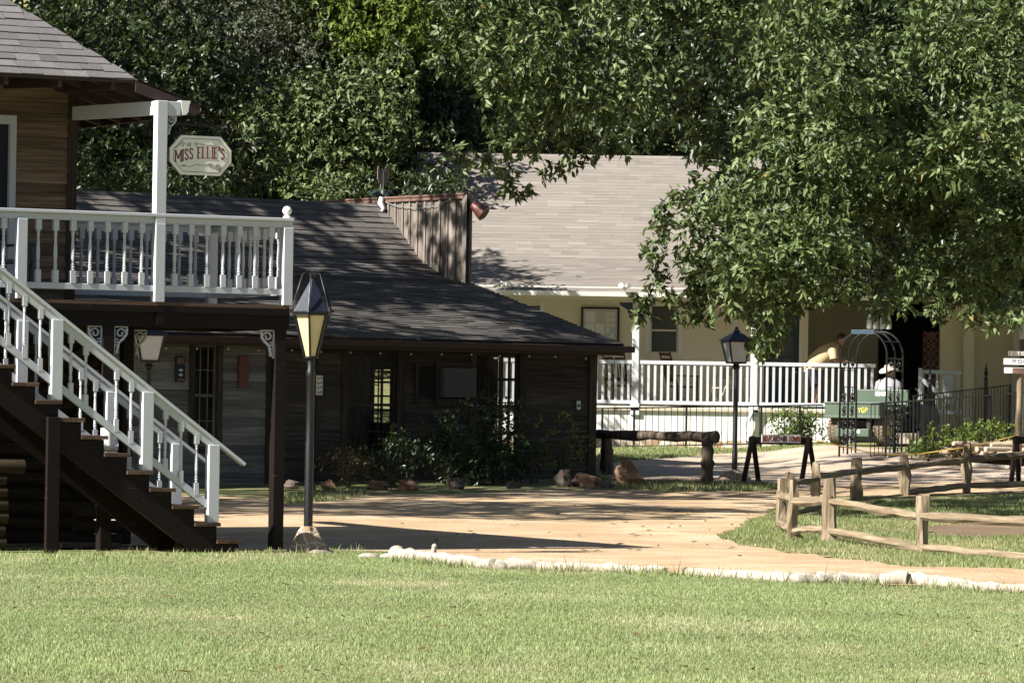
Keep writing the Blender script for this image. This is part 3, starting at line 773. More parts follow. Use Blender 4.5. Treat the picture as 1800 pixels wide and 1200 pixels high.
mb = MB(); mb.tube([(-.40, 0, .345), (-.1, 0, .335), (.20, 0, .325), (.27, 0, .33), (.305, 0, .36), (.30, 0, .39), (.275, 0, .40)], .011, 8)
mb.tube([(u, 0, v) for u, v in curl(-.24, .28, .075, .03, 1.6, 7.5)], .011, 7); mb.tube([(u, 0, v) for u, v in curl(.20, .27, .055, .03, 2.6, 7.2)], .011, 7)
mb.tube([(.0, 0, .36), (.18, 0, .325)], .008, 6); mb.tube([(-.40, 0, .2), (-.34, 0, .30), (-.3, 0, .34)], .010, 6); mb.tube([(-.405, 0, .15), (-.405, 0, .38)], .012, 6)
for sx in (-.2, .2): mb.tube([(sx, 0, .21), (sx, 0, .335)], .006, 6)
mb.build('iron_bracket', M['iron'], sg, smooth=60)

# ------------------------------------------------------------ lamp posts
g = G(541, 972)
lp = thing('street_lamp', 'tall black lamp post with tapering amber six sided lantern on flagstone base', 'street lamp', (g.x, g.y, g.z))
s = g.y/8000.
mb = MB(); mb.lathe([(.235, -.1), (.215, .02), (.175, .12), (.12, .22), (.08, .285), (.055, .295)], (0,0,0), 14)
for i, v in enumerate(mb.v): mb.v[i] = (v[0]*(1+.08*math.sin(i*2.3)), v[1]*(1+.08*math.cos(i*1.7)), v[2]+.012*math.sin(i*3.1))
mb.lathe([(.33, -.1), (.27, .02), (.18, .07)], (.02, -.03, 0), 10); mb.build('stone_base', M['flagstone'], lp)
mb = MB(); mb.lathe([(.048, .25), (.048, 1.2), (.043, 1.22), (.043, 1.9), (.05, 1.92), (.05, 1.98), (.04, 2.0), (.04, 2.14)], (.0,0,0), 14); mb.build('pole', M['lamp_iron'], lp, smooth=40)
zb, zt = 2.13, 2.60; rb, rt = .072, .205
mb = MB()
hexv = lambda r, k, z: Vector((r*math.cos(R(60*k+85)), r*math.sin(R(60*k+85)), z))
for k in range(6):
    mb.beam(hexv(rb, k, zb), hexv(rt, k, zt), .022, .022); mb.beam(hexv(rt, k, zt), hexv(rt, k+1, zt), .03, .03); mb.beam(hexv(rb, k, zb), hexv(rb, k+1, zb), .02, .02)
    mb.beam(hexv(.225, k, zt+.02), hexv(.225, k+1, zt+.02), .02, .018)
    mb.sphere(hexv(rb+.052, k, zb+.145), .011, 6, 4)
lt = mb.build('lantern_frame', M['lamp_iron'], lp)
for k in range(6):
    mb = MB(); q = [hexv(rb*.93, k, zb), hexv(rb*.93, k+1, zb), hexv(rt*.93, k+1, zt), hexv(rt*.93, k, zt)]; mb.quad(*q); mb.build('pane', M['amber'], lt)
mb = MB()
vs = [hexv(.222, k, zt+.03) for k in range(6)]+[Vector((0,0,zt+.40))]; mb.add(vs, [(k, (k+1) % 6, 6) for k in range(6)]+[(5,4,3,2,1,0)]); mb.build('lantern_roof', M['blue_iron'], lp)
mb = MB()
for k in range(6):
    d_ = hexv(1, k, 0)
    mb.tube([d_*.25+Vector((0,0,zt+.05)), d_*.262+Vector((0,0,zt+.02)), d_*.235+Vector((0,0,zt+.03)), d_*.19+Vector((0,0,zt+.20)), d_*.115+Vector((0,0,zt+.43)), d_*.07+Vector((0,0,zt+.455)), d_*.02+Vector((0,0,zt+.40))], .0095, 6)
mb.build('top_scrolls', M['iron'], lp, smooth=60)

def square_lamp(name, label, base, hgt, rot, stonew):
    L = thing(name, label, 'street lamp', base, rot, 'black lamp posts with white square lanterns')
    if stonew:
        mb = MB(); mb.lathe([(stonew, -.1), (stonew*.95, .04), (stonew*.7, .14), (stonew*.25, .19)], (0,0,0), 12)
        for i, v in enumerate(mb.v): mb.v[i] = (v[0]*(1+.1*math.sin(i*2.3)), v[1]*(1+.1*math.cos(i*1.7)), v[2])
        mb.build('stone_base', M['flagstone'], L)
    zb = hgt-.52; zt = hgt-.14
    mb = MB(); mb.lathe([(.05, 0), (.05, .5), (.043, .52), (.043, zb-.12), (.07, zb-.10), (.07, zb-.07), (.05, zb-.05), (.06, zb)], (0,0,0), 12); mb.build('pole', M['lamp_iron'], L, smooth=40)
    mb = MB(); rb, rt = .13, .205
    cn = [(-1,-1), (1,-1), (1,1), (-1,1)]
    for k in range(4):
        a, b = cn[k], cn[(k+1) % 4]
        va = lambda r, z, c: Vector((c[0]*r, c[1]*r, z))
        mb.beam(va(rb, zb, a), va(rt, zt, a), .026, .026); mb.beam(va(rb, zb, a), va(rb, zb, b), .03, .03); mb.beam(va(rt, zt, a), va(rt, zt, b), .03, .03)
    fr = mb.build('lantern_frame', M['lamp_iron'], L)
    for k in range(4):
        a, b = cn[k], cn[(k+1) % 4]; mb = MB(); q = .95
        mb.quad((a[0]*rb*q, a[1]*rb*q, zb), (b[0]*rb*q, b[1]*rb*q, zb), (b[0]*rt*q, b[1]*rt*q, zt), (a[0]*rt*q, a[1]*rt*q, zt)); mb.build('pane', M['milk'], fr)
    mb = MB(); r0, r1 = .255, .07
    v = [(c[0]*r0, c[1]*r0, zt+.01) for c in cn]+[(c[0]*r1, c[1]*r1, zt+.15) for c in cn]
    mb.add(v, [(3,2,1,0), (4,5,6,7)]+[(k, (k+1) % 4, (k+1) % 4+4, k+4) for k in range(4)]); mb.lathe([(.05, 0), (.07, .03), (.03, .07), (.035, .1), (.0, .12)], (0,0,zt+.148), 10); mb.build('lantern_roof', M['blue_iron'], L, bevel=.004)
    return L
g = G(1291, 844); square_lamp('street_lamp', 'black lamp post with blue roofed white lantern beside the hitching rail, under the overhanging leaves', (g.x, g.y, g.z), (844-590)*g.y/8000+.04, R(18), .30)
p = P(262, 601, 66.5); square_lamp('street_lamp', 'black lamp post with white lantern seen beneath the balcony behind the stair railing', (p.x, p.y, gz(p.x, p.y)), p.z+.16, R(12), 0)

# ------------------------------------------------------------ dark log-sided cabin (middle)
TC = R(35)
cab = thing('wooden_cabin', 'dark low wooden cabin with mottled shingle roof and board parapet, in tree shade', 'cabin', (2.02, 81.5, 0), TC)
CB, CA = .45, -.35
ops = [(-5.60, -4.60, .72, 2.58), (-2.93, -2.0, .72, 2.58), (-8.70, -8.25, .9, 2.62), (-3.75, -3.03, 1.78, 2.34)]
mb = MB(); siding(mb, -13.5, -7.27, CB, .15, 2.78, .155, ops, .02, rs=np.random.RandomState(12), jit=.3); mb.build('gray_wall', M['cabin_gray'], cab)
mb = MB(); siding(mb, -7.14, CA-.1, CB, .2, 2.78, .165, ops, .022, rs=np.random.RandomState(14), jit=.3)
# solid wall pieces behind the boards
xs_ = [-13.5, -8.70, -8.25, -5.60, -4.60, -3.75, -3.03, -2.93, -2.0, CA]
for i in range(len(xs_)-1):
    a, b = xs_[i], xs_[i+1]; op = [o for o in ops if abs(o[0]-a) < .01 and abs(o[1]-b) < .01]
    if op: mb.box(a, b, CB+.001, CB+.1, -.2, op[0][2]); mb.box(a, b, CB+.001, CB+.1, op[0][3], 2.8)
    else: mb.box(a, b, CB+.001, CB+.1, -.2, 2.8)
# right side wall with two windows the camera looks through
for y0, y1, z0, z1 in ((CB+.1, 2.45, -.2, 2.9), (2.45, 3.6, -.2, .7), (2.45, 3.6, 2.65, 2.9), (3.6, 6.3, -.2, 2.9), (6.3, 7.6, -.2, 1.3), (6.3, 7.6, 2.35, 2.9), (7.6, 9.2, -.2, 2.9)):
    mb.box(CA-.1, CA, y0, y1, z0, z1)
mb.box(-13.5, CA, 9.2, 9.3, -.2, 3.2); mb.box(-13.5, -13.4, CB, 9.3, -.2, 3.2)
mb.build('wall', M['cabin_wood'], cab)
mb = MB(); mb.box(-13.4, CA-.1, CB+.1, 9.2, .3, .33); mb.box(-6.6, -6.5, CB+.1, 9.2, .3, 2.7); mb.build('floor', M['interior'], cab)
mb = MB(); mb.box(-9.5, -6.2, CB-1.0, CB-.02, .08, .16); mb.build('sill_board', M['cabin_trim'], cab)
for a, b, c, d in ((CA-.12, CA+.015, -.15, 2.75), (-7.27, -7.14, .1, 2.7), (-5.74, -5.60, .6, 2.72), (-4.60, -4.46, .6, 2.72), (-3.06, -2.93, .6, 2.72), (-2.0, -1.86, .6, 2.72), (-8.25, -8.15, .8, 2.72), (-8.8, -8.7, .8, 2.72), (-6.35, -6.25, .2, 2.7)):
    mb = MB(); mb.box(a, b, CB-.05, CB+.02, c, d, RS.rand()); mb.build('corner_board' if d-c > 2.4 else 'window_casing', M['cabin_trim'], cab, bevel=.004)
mb = MB(); mb.box(CA+.016, CA+.05, CB-.04, CB+.1, -.1, 2.75); mb.build('corner_board', M['cabin_trim'], cab)
for a, b in ((-5.74, -4.46), (-3.06, -1.86)): mb = MB(); mb.box(a, b, CB-.07, CB+.02, .62, .72); mb.build('window_sill', M['cabin_trim'], cab)
def sash(a, b, z0, z1, nx, nz, mat, depth=.03):
    mb = MB(); zm = (z0+z1)/2
    for x0, x1 in ((a, a+.04), (b-.04, b)): mb.box(x0, x1, CB+depth, CB+depth+.04, z0, z1)
    for z in (z0, zm-.025, z1-.05): mb.box(a+.04, b-.04, CB+depth-.004, CB+depth+.036, z, z+.05)
    for k in range(1, nx): x = a+(b-a)*k/nx; mb.box(x-.01, x+.01, CB+depth+.01, CB+depth+.03, z0, z1)
    for k in range(1, nz*2):
        if k == nz: continue
        z = z0+(z1-z0)*k/(2*nz); mb.box(a+.04, b-.04, CB+depth+.012, CB+depth+.028, z-.009, z+.009)
    w = mb.build('window', mat, cab); g = MB(); g.quad((a+.03, CB+depth+.02, z0), (b-.03, CB+depth+.02, z0), (b-.03, CB+depth+.02, z1), (a+.03, CB+depth+.02, z1)); g.build('pane', M['glass'], w); return w
sash(-5.60, -4.60, .72, 2.58, 3, 2, M['cabin_trim']); sash(-2.93, -2.0, .72, 2.58, 3, 2, M['cabin_trim']); sash(-8.70, -8.25, .9, 2.62, 3, 2, M['gray_board'])
mb = MB(); 
for y0, y1, z0, z1 in ((2.45, 3.6, .7, 2.65), (6.3, 7.6, 1.3, 2.35)):
    for k in range(0, 5): y = y0+(y1-y0)*k/4; mb.box(CA-.07, CA-.03, y-.02, y+.02, z0, z1)
    for k in range(0, 5): z = z0+(z1-z0)*k/4; mb.box(CA-.065, CA-.035, y0, y1, z-.018, z+.018)
mb.build('side_window', M['cabin_trim'], cab)
# half drawn curtains inside the windows
mb = MB()
for a, b in ((-5.55, -5.05), (-2.9, -2.33)):
    n = 14
    for k in range(n):
        x0 = a+(b-a)*k/n; x1 = a+(b-a)*(k+1)/n; y0 = CB+.16+.02*(k % 2); y1 = CB+.16+.02*((k+1) % 2)
        mb.quad((x0, y0, .8), (x1, y1, .8), (x1, y1, 2.5), (x0, y0, 2.5), .4+.3*(k % 2))
mb.build('curtain', M['cabin_trim'], cab)
# roof: shallow over the front, steep behind
mb = MB()
prof = [(0, 2.80), (4.75, 3.93), (5.55, 4.02), (6.55, 4.40), (7.95, 5.52)]
rsx = np.random.RandomState(21)
for i in range(len(prof)-1):
    (b0_, z0_), (b1_, z1_) = prof[i], prof[i+1]; L = math.hypot(b1_-b0_, z1_-z0_)
    shingles(mb, (-16, b0_, z0_), (1,0,0), (0, b1_-b0_, z1_-z0_), 16, L, .15 if i < 2 else .17, .34, None, .02, rsx)
    mb.add([(-16, b0_, z0_-.005), (0, b0_, z0_-.005), (0, b1_, z1_-.005), (-16, b1_, z1_-.005)], [(0,1,2,3)], .2)
mb.add([(-16, 7.95, 5.515), (0, 7.95, 5.515), (0, 11.5, 3.0), (-16, 11.5, 3.0)], [(0,1,2,3)], .3)
rf = mb.build('roof', M['cabin_roof'], cab)
mb = MB(); mb.box(-16, -.03, .02, .06, 2.60, 2.785); mb.beam((-.02, .05, 2.69), (-.02, 4.7, 3.80), .04, .2); mb.box(-16, -.05, .06, CB, 2.71, 2.73); mb.build('fascia', M['fascia'], rf)
mb = MB()
for sg_ in range(1): mb.prism([(0, 0), (-.12, 0), (-.135, .10), (-.125, .11), (-.11, .105), (-.10, .02), (-.005, .015), (-.005, .10), (.01, .10)], lambda u, v, t: (-15.9+t, u+.015, 2.655+v), 16.05)
mb.build('gutter', M['fascia'], rf)
# ragged board ends and string lights under the eave
mb = MB()
for a in np.arange(-9.5, -.1, .62):
    mb.sphere((a+.05*RS.rand(), .10+.02*RS.rand(), 2.555-.02*RS.rand()), .018, 8, 6)
mb.build('string_lights', M['milk'], cab)
mb = MB(); mb.tube([(a, .10, 2.585-.012*abs(math.sin(a*7.5))) for a in np.arange(-9.6, .0, .2)], .006, 5); mb.build('light_cable', M['dark'], cab)
# parapet of upright boards along the right roof edge
def roofz(b): return float(np.interp(b, [p[0] for p in prof]+[11.5], [p[1] for p in prof]+[3.0]))
pw = MB(); b = 5.15; top = 5.63
rsx = np.random.RandomState(30)
while b < 11.2:
    wdt = .24+.03*rsx.rand(); zz = min(roofz(b), roofz(b+wdt))-.25
    pw.box(-.015-.01*rsx.rand(), .03, b, b+wdt-.006, zz, top, rsx.rand()); pw.box(-.045, -.026, b+wdt-.03, b+wdt+.02, zz, top, .8+.2*rsx.rand()); b += wdt
pw.build('parapet', M['gray_board'], cab)
mb = MB(); mb.box(-.09, .10, 5.05, 11.3, top, top+.035); mb.box(-.07, -.046, 5.10, 11.25, top-.07, top-.001); mb.build('parapet_cap', M['copper'], cab, bevel=.004)
mb = MB(); mb.box(-.06, .08, 5.0, 5.14, 3.9, top-.002); mb.build('parapet_post', M['gray_board'], cab, bevel=.005)
mb = MB(); mb.box(-.05, .02, 5.0, 5.02, 3.9, 5.55)
for q in (5.12, 4.55, 4.2): mb.beam((.08, 5.05, q), (.14, 5.0, q), .012, .012)
mb.build('hooks', M['iron'], cab)
cabm = cab.matrix_basis
Wc = lambda a, b, z: cabm @ Vector((a, b, z))
# things fixed on or standing at the cabin
M['acgrey'] = plain('air_conditioner_grey', (.07, .072, .078), .6, var=.1)
ac = thing('air_conditioner', 'grey louvred air conditioner set in the dark cabin wall between two windows', 'air conditioner', Wc(-3.39, CB, 1.78), TC)
mb = MB(); mb.box(-.345, .345, -.20, .3, .02, .54); mb.build('case', M['acgrey'], ac, bevel=.01)
mb = MB()
for q in range(12): mb.box(-.32, .32, -.225, -.2005, .05+q*.04, .07+q*.04)
mb.build('louvre', M['acgrey'], ac)
mb = MB(); mb.box(-.42, -.36, -.09, -.055, -.12, .66); mb.box(-.36, .36, -.09, -.055, .55, .64); mb.box(-.36, .4, -.09, -.055, -.12, -.0); mb.box(-.85, -.80, -.09, -.055, -.12, .6); mb.build('timber_frame', M['cabin_trim'], ac)
mb = MB(); mb.box(-.80, -.42, -.052, -.045, .02, .54); mb.build('recess_shade_panel', M['black'], ac)  # black sheet stands in for the shade of a recess
def plaque(name, label, a, z0, z1, wdt, mat, cat='plaque'):
    t = thing(name, label, cat, Wc(a, CB-.05, z0), TC); mb = MB(); mb.box(-wdt/2, wdt/2, -.02, .02, 0, z1-z0); bd_ = mb.build('board', mat, t, bevel=.006); return t, bd_
t, bd = plaque('wall_board', 'red brown plank hanging on the weathered grey wall below the balcony', -7.75, 1.90, 2.44, .20, M['rust'], 'board')
t, bd = plaque('wall_plaque', 'small white plaque with dark pattern on the cabin wall behind the tall lamp post', -6.22, 1.80, 2.14, .13, M['signwhite'])
mb = MB()
for q in range(4):
    for k in (-1, 1): mb.ribbon(curl(k*.028, .05+q*.08, .024, .006, 0, 7*k, 12), .008, lambda u, v, tt: (u, -.021-tt, v), .002)
mb.build('pattern', M['navy'], bd)
t, bd = plaque('wall_poster', 'tall narrow coloured poster on the grey wall right of the lantern under the balcony', -9.0, 1.98, 2.42, .18, M['navy'], 'poster')
for c, d in ((.30, .41), (.02, .06)): mb = MB(); mb.box(-.07, .07, -.023, -.0205, c, d); mb.build('orange_patch', M['copper'], bd)
mb = MB()
for q in (.12, .20): mb.prism([(-.05, q), (0, q-.03), (.05, q), (0, q+.03)], lambda u, v, tt: (u, -.021-tt, v), .002)
mb.build('blue_patch', M['paper_blue'], bd)
t, bd = plaque('electric_box', 'small pale switch box on the cabin wall near its right corner', -.72, 1.62, 1.78, .085, M['metal'], 'switch box')
mb = MB(); mb.box(-.02, .02, -.03, -.0205, .05, .10); mb.build('switch', M['dark'], bd)
# decorative wall spotlight and weather vane on the parapet
sp = thing('spotlight', 'dark red can shaped spotlight at the right end of the board parapet', 'spotlight', Wc(.02, 5.05, 5.30), TC-.6)
mb = MB(); mb.tube([(0, 0, .10), (.10, -.05, .10)], .035, 10); mb.build('arm', M['rust'], sp, smooth=40)
mb = MB(); mb.tube([(.08, -.05, .14), (.20, -.10, .05), (.30, -.14, -.03)], [.07, .12, .155], 16); mb.build('can', M['rust'], sp, smooth=40)
mb = MB(); mb.tube([(.300, -.141, -.031), (.304, -.143, -.034)], .13, 16); mb.build('lens', M['dark'], sp)
wv_ = thing('weathervane', 'ragged weathered grey vane on a thin rod above the parapet', 'weathervane', Wc(.02, 8.0, top+.035), TC)
mb = MB(); mb.tube([(0, 0, 0), (0, 0, .52)], .022, 8); mb.build('rod', M['metal'], wv_)
mb = MB()
for q, (h0, h1) in enumerate([(.34, .62), (.28, .58), (.17, .50), (.20, .56), (.24, .48), (.22, .60), (.26, .66), (.34, .64)]):
    x = -.14+q*.038; mb.prism([(x, h0), (x+.036, h0+.05), (x+.037, h1-.05), (x+.018, h1), (x, h1-.06)], lambda u, v, t: (u*.9, -.015+t+.004*(q % 2), v), .02, RS.rand())
mb.build('vane', M['gray_board'], wv_)
mb = MB()
for sx in (-1, 1): mb.tube([(0, 0, .02), (sx*.12, 0, .12), (sx*.26, 0, .06), (sx*.22, 0, .0)], [.03, .035, .03, .02], 8)
mb.build('scroll_arm', M['stool_blue'], wv_, smooth=60)
cl = thing('cloth', 'white cloth rag tied at the bend of the parapet cap', 'cloth', Wc(-.12, 7.8, top-.02), TC)
mb = MB(); mb.tube([(0,0,.05), (-.02,.02,-.06), (.0,-.06,-.17), (-.03,-.02,-.25)], [.05, .06, .04, .02], 8); mb.build('rag', M['white_plain'], cl, smooth=60)
wr = thing('wire', 'thin grey wire sagging along the parapet boards', 'wire', Wc(-.07, 7.4, top-.1), TC)
mb = MB(); mb.tube([(0, .4, .05), (0, 0, -.05), (0, -.7, -.12), (0, -1.3, -.09), (0, -1.9, .02)], .008, 5); mb.build('strand', M['metal'], wr)

# ------------------------------------------------------------ cream house with porch (right)
ch = thing('porch_house', 'cream lap sided house with white porch railing and brown shingle roof, behind the yard', 'house', (0, 100, 0))
M['floor_pale'] = plain('pale_floor_paint', (.62, .57, .49), .7, var=.1)
XL, XR = -2.0, 14.5; FZ = 1.73; WY = 2.4
ops = [(3.10, 3.74, 2.92, 3.98), (5.68, 6.46, 1.75, 3.85), (6.66, 9.62, 1.2, 4.2), (-.0, .62, 2.9, 3.95)]
mb = MB(); siding(mb, XL, XR, WY, .9, 4.62, .115, ops, .022, rs=np.random.RandomState(4), jit=.05)
xs_ = [XL, -.0, .62, 3.10, 3.74, 5.68, 6.46, 6.66, 9.62, XR]
for i in range(len(xs_)-1):
    a, b = xs_[i], xs_[i+1]; op = [o for o in ops if abs(o[0]-a) < .01 and abs(o[1]-b) < .01]
    if op: mb.box(a, b, WY+.001, WY+.12, .2, op[0][2]); mb.box(a, b, WY+.001, WY+.12, op[0][3], 4.62)
    else: mb.box(a, b, WY+.001, WY+.12, .2, 4.62)
mb.box(6.54, 6.66, WY+.12, WY+3.4, 1.2, 4.2); mb.box(6.66, 8.5, WY+3.2, WY+3.3, 1.2, 4.2); siding(mb, 6.66, 8.5, WY+3.2, 1.2, 4.2, .115, (), .02, rs=np.random.RandomState(6), jit=.05)
mb.box(XL, XL+.12, WY+.12, 9, .2, 4.62); mb.box(XR-.12, XR, WY+.12, 9, .2, 4.62); mb.box(XL, XR, 9, 9.1, .2, 4.62)
mb.build('wall', M['cream'], ch)
for a, b, c, d in ((3.0, 3.10, 2.86, 4.06), (3.74, 3.84, 2.86, 4.06), (5.58, 5.68, 1.75, 3.93), (6.46, 6.56, 1.75, 3.93), (9.62, 9.72, 1.2, 4.15), (.62, .72, 2.8, 4.05), (4.95, 5.08, 1.75, 4.3)): mb = MB(); mb.box(a, b, WY-.03, WY+.01, c, d); mb.build('casing', M['white_plain'] if a < 5 else M['cream_trim'], ch)
for a, b, c, d in ((3.10, 3.74, 3.98, 4.06), (2.97, 3.87, 2.84, 2.92), (5.68, 6.46, 3.85, 3.93)): mb = MB(); mb.box(a, b, WY-.034, WY+.01, c, d); mb.build('casing', M['cream_trim'], ch)
mb = MB(); mb.box(10.13, 10.36, WY-.42, WY-.19, .9, 4.3); mb.build('corner_column', M['cream_trim'], ch)
mb = MB(); mb.box(3.11, 3.73, WY+.02, WY+.05, 3.42, 3.46); mb.box(3.10, 3.14, WY+.02, WY+.06, 2.92, 3.98); mb.box(3.70, 3.74, WY+.02, WY+.06, 2.92, 3.98); mb.box(3.14, 3.70, WY+.02, WY+.06, 2.92, 2.96)
wn_ = mb.build('window', M['cream_trim'], ch); mb = MB(); mb.quad((3.12, WY+.045, 2.94), (3.72, WY+.045, 2.94), (3.72, WY+.045, 3.97), (3.12, WY+.045, 3.97)); mb.build('pane', M['dark_glass'], wn_)
mb = MB(); mb.quad((.0, WY+.05, 2.9), (.62, WY+.05, 2.9), (.62, WY+.05, 3.95), (.0, WY+.05, 3.95)); mb.build('window', M['dark_glass'], ch)
mb = MB(); mb.box(5.70, 6.44, WY+.03, WY+.07, 1.76, 2.35)
for a, b in ((5.70, 5.80), (6.04, 6.08), (6.34, 6.44)): mb.box(a, b, WY+.03, WY+.07, 2.35, 3.84)
for z in (2.35, 2.85, 3.35, 3.76): mb.box(5.80, 6.34, WY+.034, WY+.066, z, z+.05)
dr = mb.build('door', M['stool_blue'], ch); mb = MB(); mb.quad((5.8, WY+.055, 2.4), (6.34, WY+.055, 2.4), (6.34, WY+.055, 3.8), (5.8, WY+.055, 3.8)); mb.build('pane', M['dark_glass'], dr)
mb = MB(); mb.sphere((6.39, WY+.0, 2.55), .03, 8, 6); mb.build('handle', M['metal'], dr)
mb = MB(); mb.box(8.5, 9.75, WY+3.0, WY+3.05, 1, 4.2); mb.box(9.7, 9.8, WY+.13, WY+3.0, 1, 4.2); mb.build('dark_entry', M['black'], ch)  # black panels stand in for the shade inside the entry
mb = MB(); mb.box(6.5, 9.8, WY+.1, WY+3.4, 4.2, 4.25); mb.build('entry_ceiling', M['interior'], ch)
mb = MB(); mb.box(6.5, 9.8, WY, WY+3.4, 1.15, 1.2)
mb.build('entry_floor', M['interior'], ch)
mb = MB(); mb.box(XL, 7.45, .0, WY-.001, FZ-.06, FZ); mb.build('porch_floor', M['floor_pale'], ch)
mb = MB(); mb.box(XL, 7.45, .06, .10, 1.0, FZ-.10)
for q in np.arange(XL, 7.4, .16): mb.box(q, q+.15, .05, .0599, 1.0, FZ-.10)
mb.build('skirt', M['white_plain'], ch)
mb = MB(); mb.box(XL, 7.5, .0, .12, .3, 1.0); mb.build('foundation', M['foundation'], ch)
mb = MB(); mb.box(XL, 7.45, -.02, .03, FZ-.10, FZ-.05); mb.build('floor_edge', M['tan'], ch)
for x in (-1.0, 2.72, 5.33):
    mb = MB(); mb.box(x-.075, x+.075, .0, .15, FZ if x < 9 else 1.0, 4.05); mb.box(x-.10, x+.10, -.02, .17, 4.0, 4.06); mb.box(x-.10, x+.10, -.02, .17, FZ-.2, FZ+.06); mb.build('porch_column', M['white'], ch, bevel=.006)
for x in (2.72, 5.33):
    for sg_ in (-1, 1):
        mb = MB(); mb.prism([(0, 0), (.30, 0), (.28, -.06), (.12, -.16), (.07, -.34), (0, -.38)], lambda u, v, t: (x+sg_*(.076+u), .05+t, 4.0+v), .04); mb.build('column_bracket', M['stool_blue'], ch)
mb = MB(); mb.box(5.24, 5.29, -.12, -.03, .9, FZ-.05); mb.beam((5.06, -.1, 1.1), (5.33, -.1, 1.75), .06, .06); mb.build('brace', M['white'], ch)
# railing: rails with square pickets
def prail(x0, x1, y, zt, ztop=None, dark=False):
    mb = MB(); mb.box(x0, x1, y-.03, y+.05, zt+.92, zt+1.0); mb.box(x0, x1, y-.015, y+.035, zt+.04, zt+.12)
    r = mb.build('porch_railing', M['white'], ch, bevel=.006); n = int((x1-x0)/.14); 
    b_ = MB(); b_.box(-.027, .027, -.022, .022, 0, .80); pk = b_.build('picket', M['white'], r); 
    for k in range(n):
        x = x0+(k+.5)*(x1-x0)/n
        if k == 0: pk.location = (x, y+.01, zt+.12)
        else: more(r, pk, x, y+.01, zt+.12)
    return r
prail(XL, 2.645, .05, FZ); prail(2.795, 5.255, .05, FZ); prail(5.405, 8.0, .05, FZ); prail(8.98, 9.92, .2, 1.62)
mb = MB(); mb.box(8.96, 9.04, .14, .26, .9, 2.66); mb.build('stair_post', M['white'], ch)
mb = MB(); mb.beam((9.05, .1, 2.40), (9.62, -.3, 1.9), .06, .09); mb.build('handrail', M['white'], ch)
mb = MB(); mb.box(9.5, 9.72, .12, .14, 2.05, 2.5); sg_p = mb.build('notice', M['white'], ch)
mb = MB(); mb.ribbon([(9.55, 2.27), (9.61, 2.47), (9.67, 2.27)], .03, lambda u, v, t: (u, .119-t, v), .003); mb.ribbon([(9.57, 2.34), (9.65, 2.34)], .02, lambda u, v, t: (u, .119-t, v), .003); mb.build('letter', M['paper_blue'], sg_p)
mb = MB()
for q in range(4): mb.box(8.05, 8.95, -.1-q*.28, .2-q*.28, .7, FZ-.1-q*.2)
mb.build('porch_steps', M['gravel_path'], ch)
# porch ceiling, beam, gutter, roof
mb = MB(); mb.box(XL, XR, .0, WY, 4.30, 4.33); mb.box(XL, 6.9, .0, .15, 4.06, 4.30); mb.build('porch_ceiling', M['cream_trim'], ch)
mb = MB(); mb.prism([(0, 0), (-.13, .0), (-.15, .10), (-.12, .10), (-.11, .03), (-.0, .03)], lambda u, v, t: (XL+t, -.28+u, 4.115+v), XR-XL); mb.box(XL, XR, -.28, -.25, 4.115, 4.24); mb.build('gutter', M['white_plain'], ch)
mb = MB(); rsx = np.random.RandomState(9)
RP = [(-.42, 4.20), (3.0, 5.05), (7.2, 7.62)]
for i in range(2):
    (b0_, z0_), (b1_, z1_) = RP[i], RP[i+1]; L = math.hypot(b1_-b0_, z1_-z0_)
    shingles(mb, (XL-.3, b0_, z0_), (1,0,0), (0, b1_-b0_, z1_-z0_), XR-XL+.6, L, .15, .46, None, .006, rsx)
    mb.add([(XL-.3, b0_, z0_-.004), (XR+.3, b0_, z0_-.004), (XR+.3, b1_, z1_-.004), (XL-.3, b1_, z1_-.004)], [(0,1,2,3)], .4)
mb.add([(XL-.3, 7.2, 7.615), (XR+.3, 7.2, 7.615), (XR+.3, 11.5, 5), (XL-.3, 11.5, 5)], [(0,1,2,3)], .4)
mb.add([(XL-.25, -.4, 4.19), (XL-.25, 3.0, 5.04), (XL-.25, 7.2, 7.6), (XL-.25, 11.4, 5), (XL-.25, 11.4, 4.1)], [(0,1,2,3,4)], .4)
mb.build('roof', M['cream_roof'], ch)
dm = MB(); dm.add([(5.6, .6, 4.45), (7.4, .6, 4.45), (6.5, .6, 5.25), (5.6, 3.2, 5.1), (7.4, 3.2, 5.1), (6.5, 3.6, 5.5)], [(0,2,5,3), (1,4,5,2), (0,1,2)], .2); dm.build('dormer', M['cabin_roof'], ch)
# gable end of a wing catching sun at the far right
mb = MB(); siding(mb, 11.25, 14.4, .8, .9, 4.3, .115, (), .012, rs=np.random.RandomState(4), jit=.05); mb.box(11.25, 14.4, .801, 2.3, .5, 4.3); mb.build('wing_wall', M['white_plain'], ch)
for x in (-.18, 2.45):
    fl = thing('floodlight', 'small white twin floodlight on the %s of the cream house gutter' % ('left end' if x < 0 else 'middle, beside the leaves,'), 'floodlight', (x, 99.55, 4.25), 0, 'floodlights on the gutter')
    mb = MB(); mb.tube([(0, 0, 0), (0, 0, .06)], .03, 8); mb.build('base', M['white_plain'], fl)
    for sx in (-1, 1): mb = MB(); mb.tube([(sx*.02, 0, .06), (sx*.07, -.06, .10), (sx*.09, -.10, .10)], [.03, .05, .06], 10); mb.build('head', M['white_plain'], fl, smooth=40)
nb = thing('notice_board', 'black framed notice board with pale papers on the cream wall', 'notice board', (1.98, 100+WY-.03, 3.02))
mb = MB(); 
for a, b, c, d in ((-.43, -.385, 0, .92), (.385, .43, 0, .92), (-.385, .385, 0, .045), (-.385, .385, .875, .92)): mb.box(a, b, -.05, .0, c, d)
mb.build('frame', M['dark'], nb); mb = MB(); mb.box(-.385, .385, -.02, .0, .045, .875); mb.build('backing', M['board'], nb)
mb = MB()
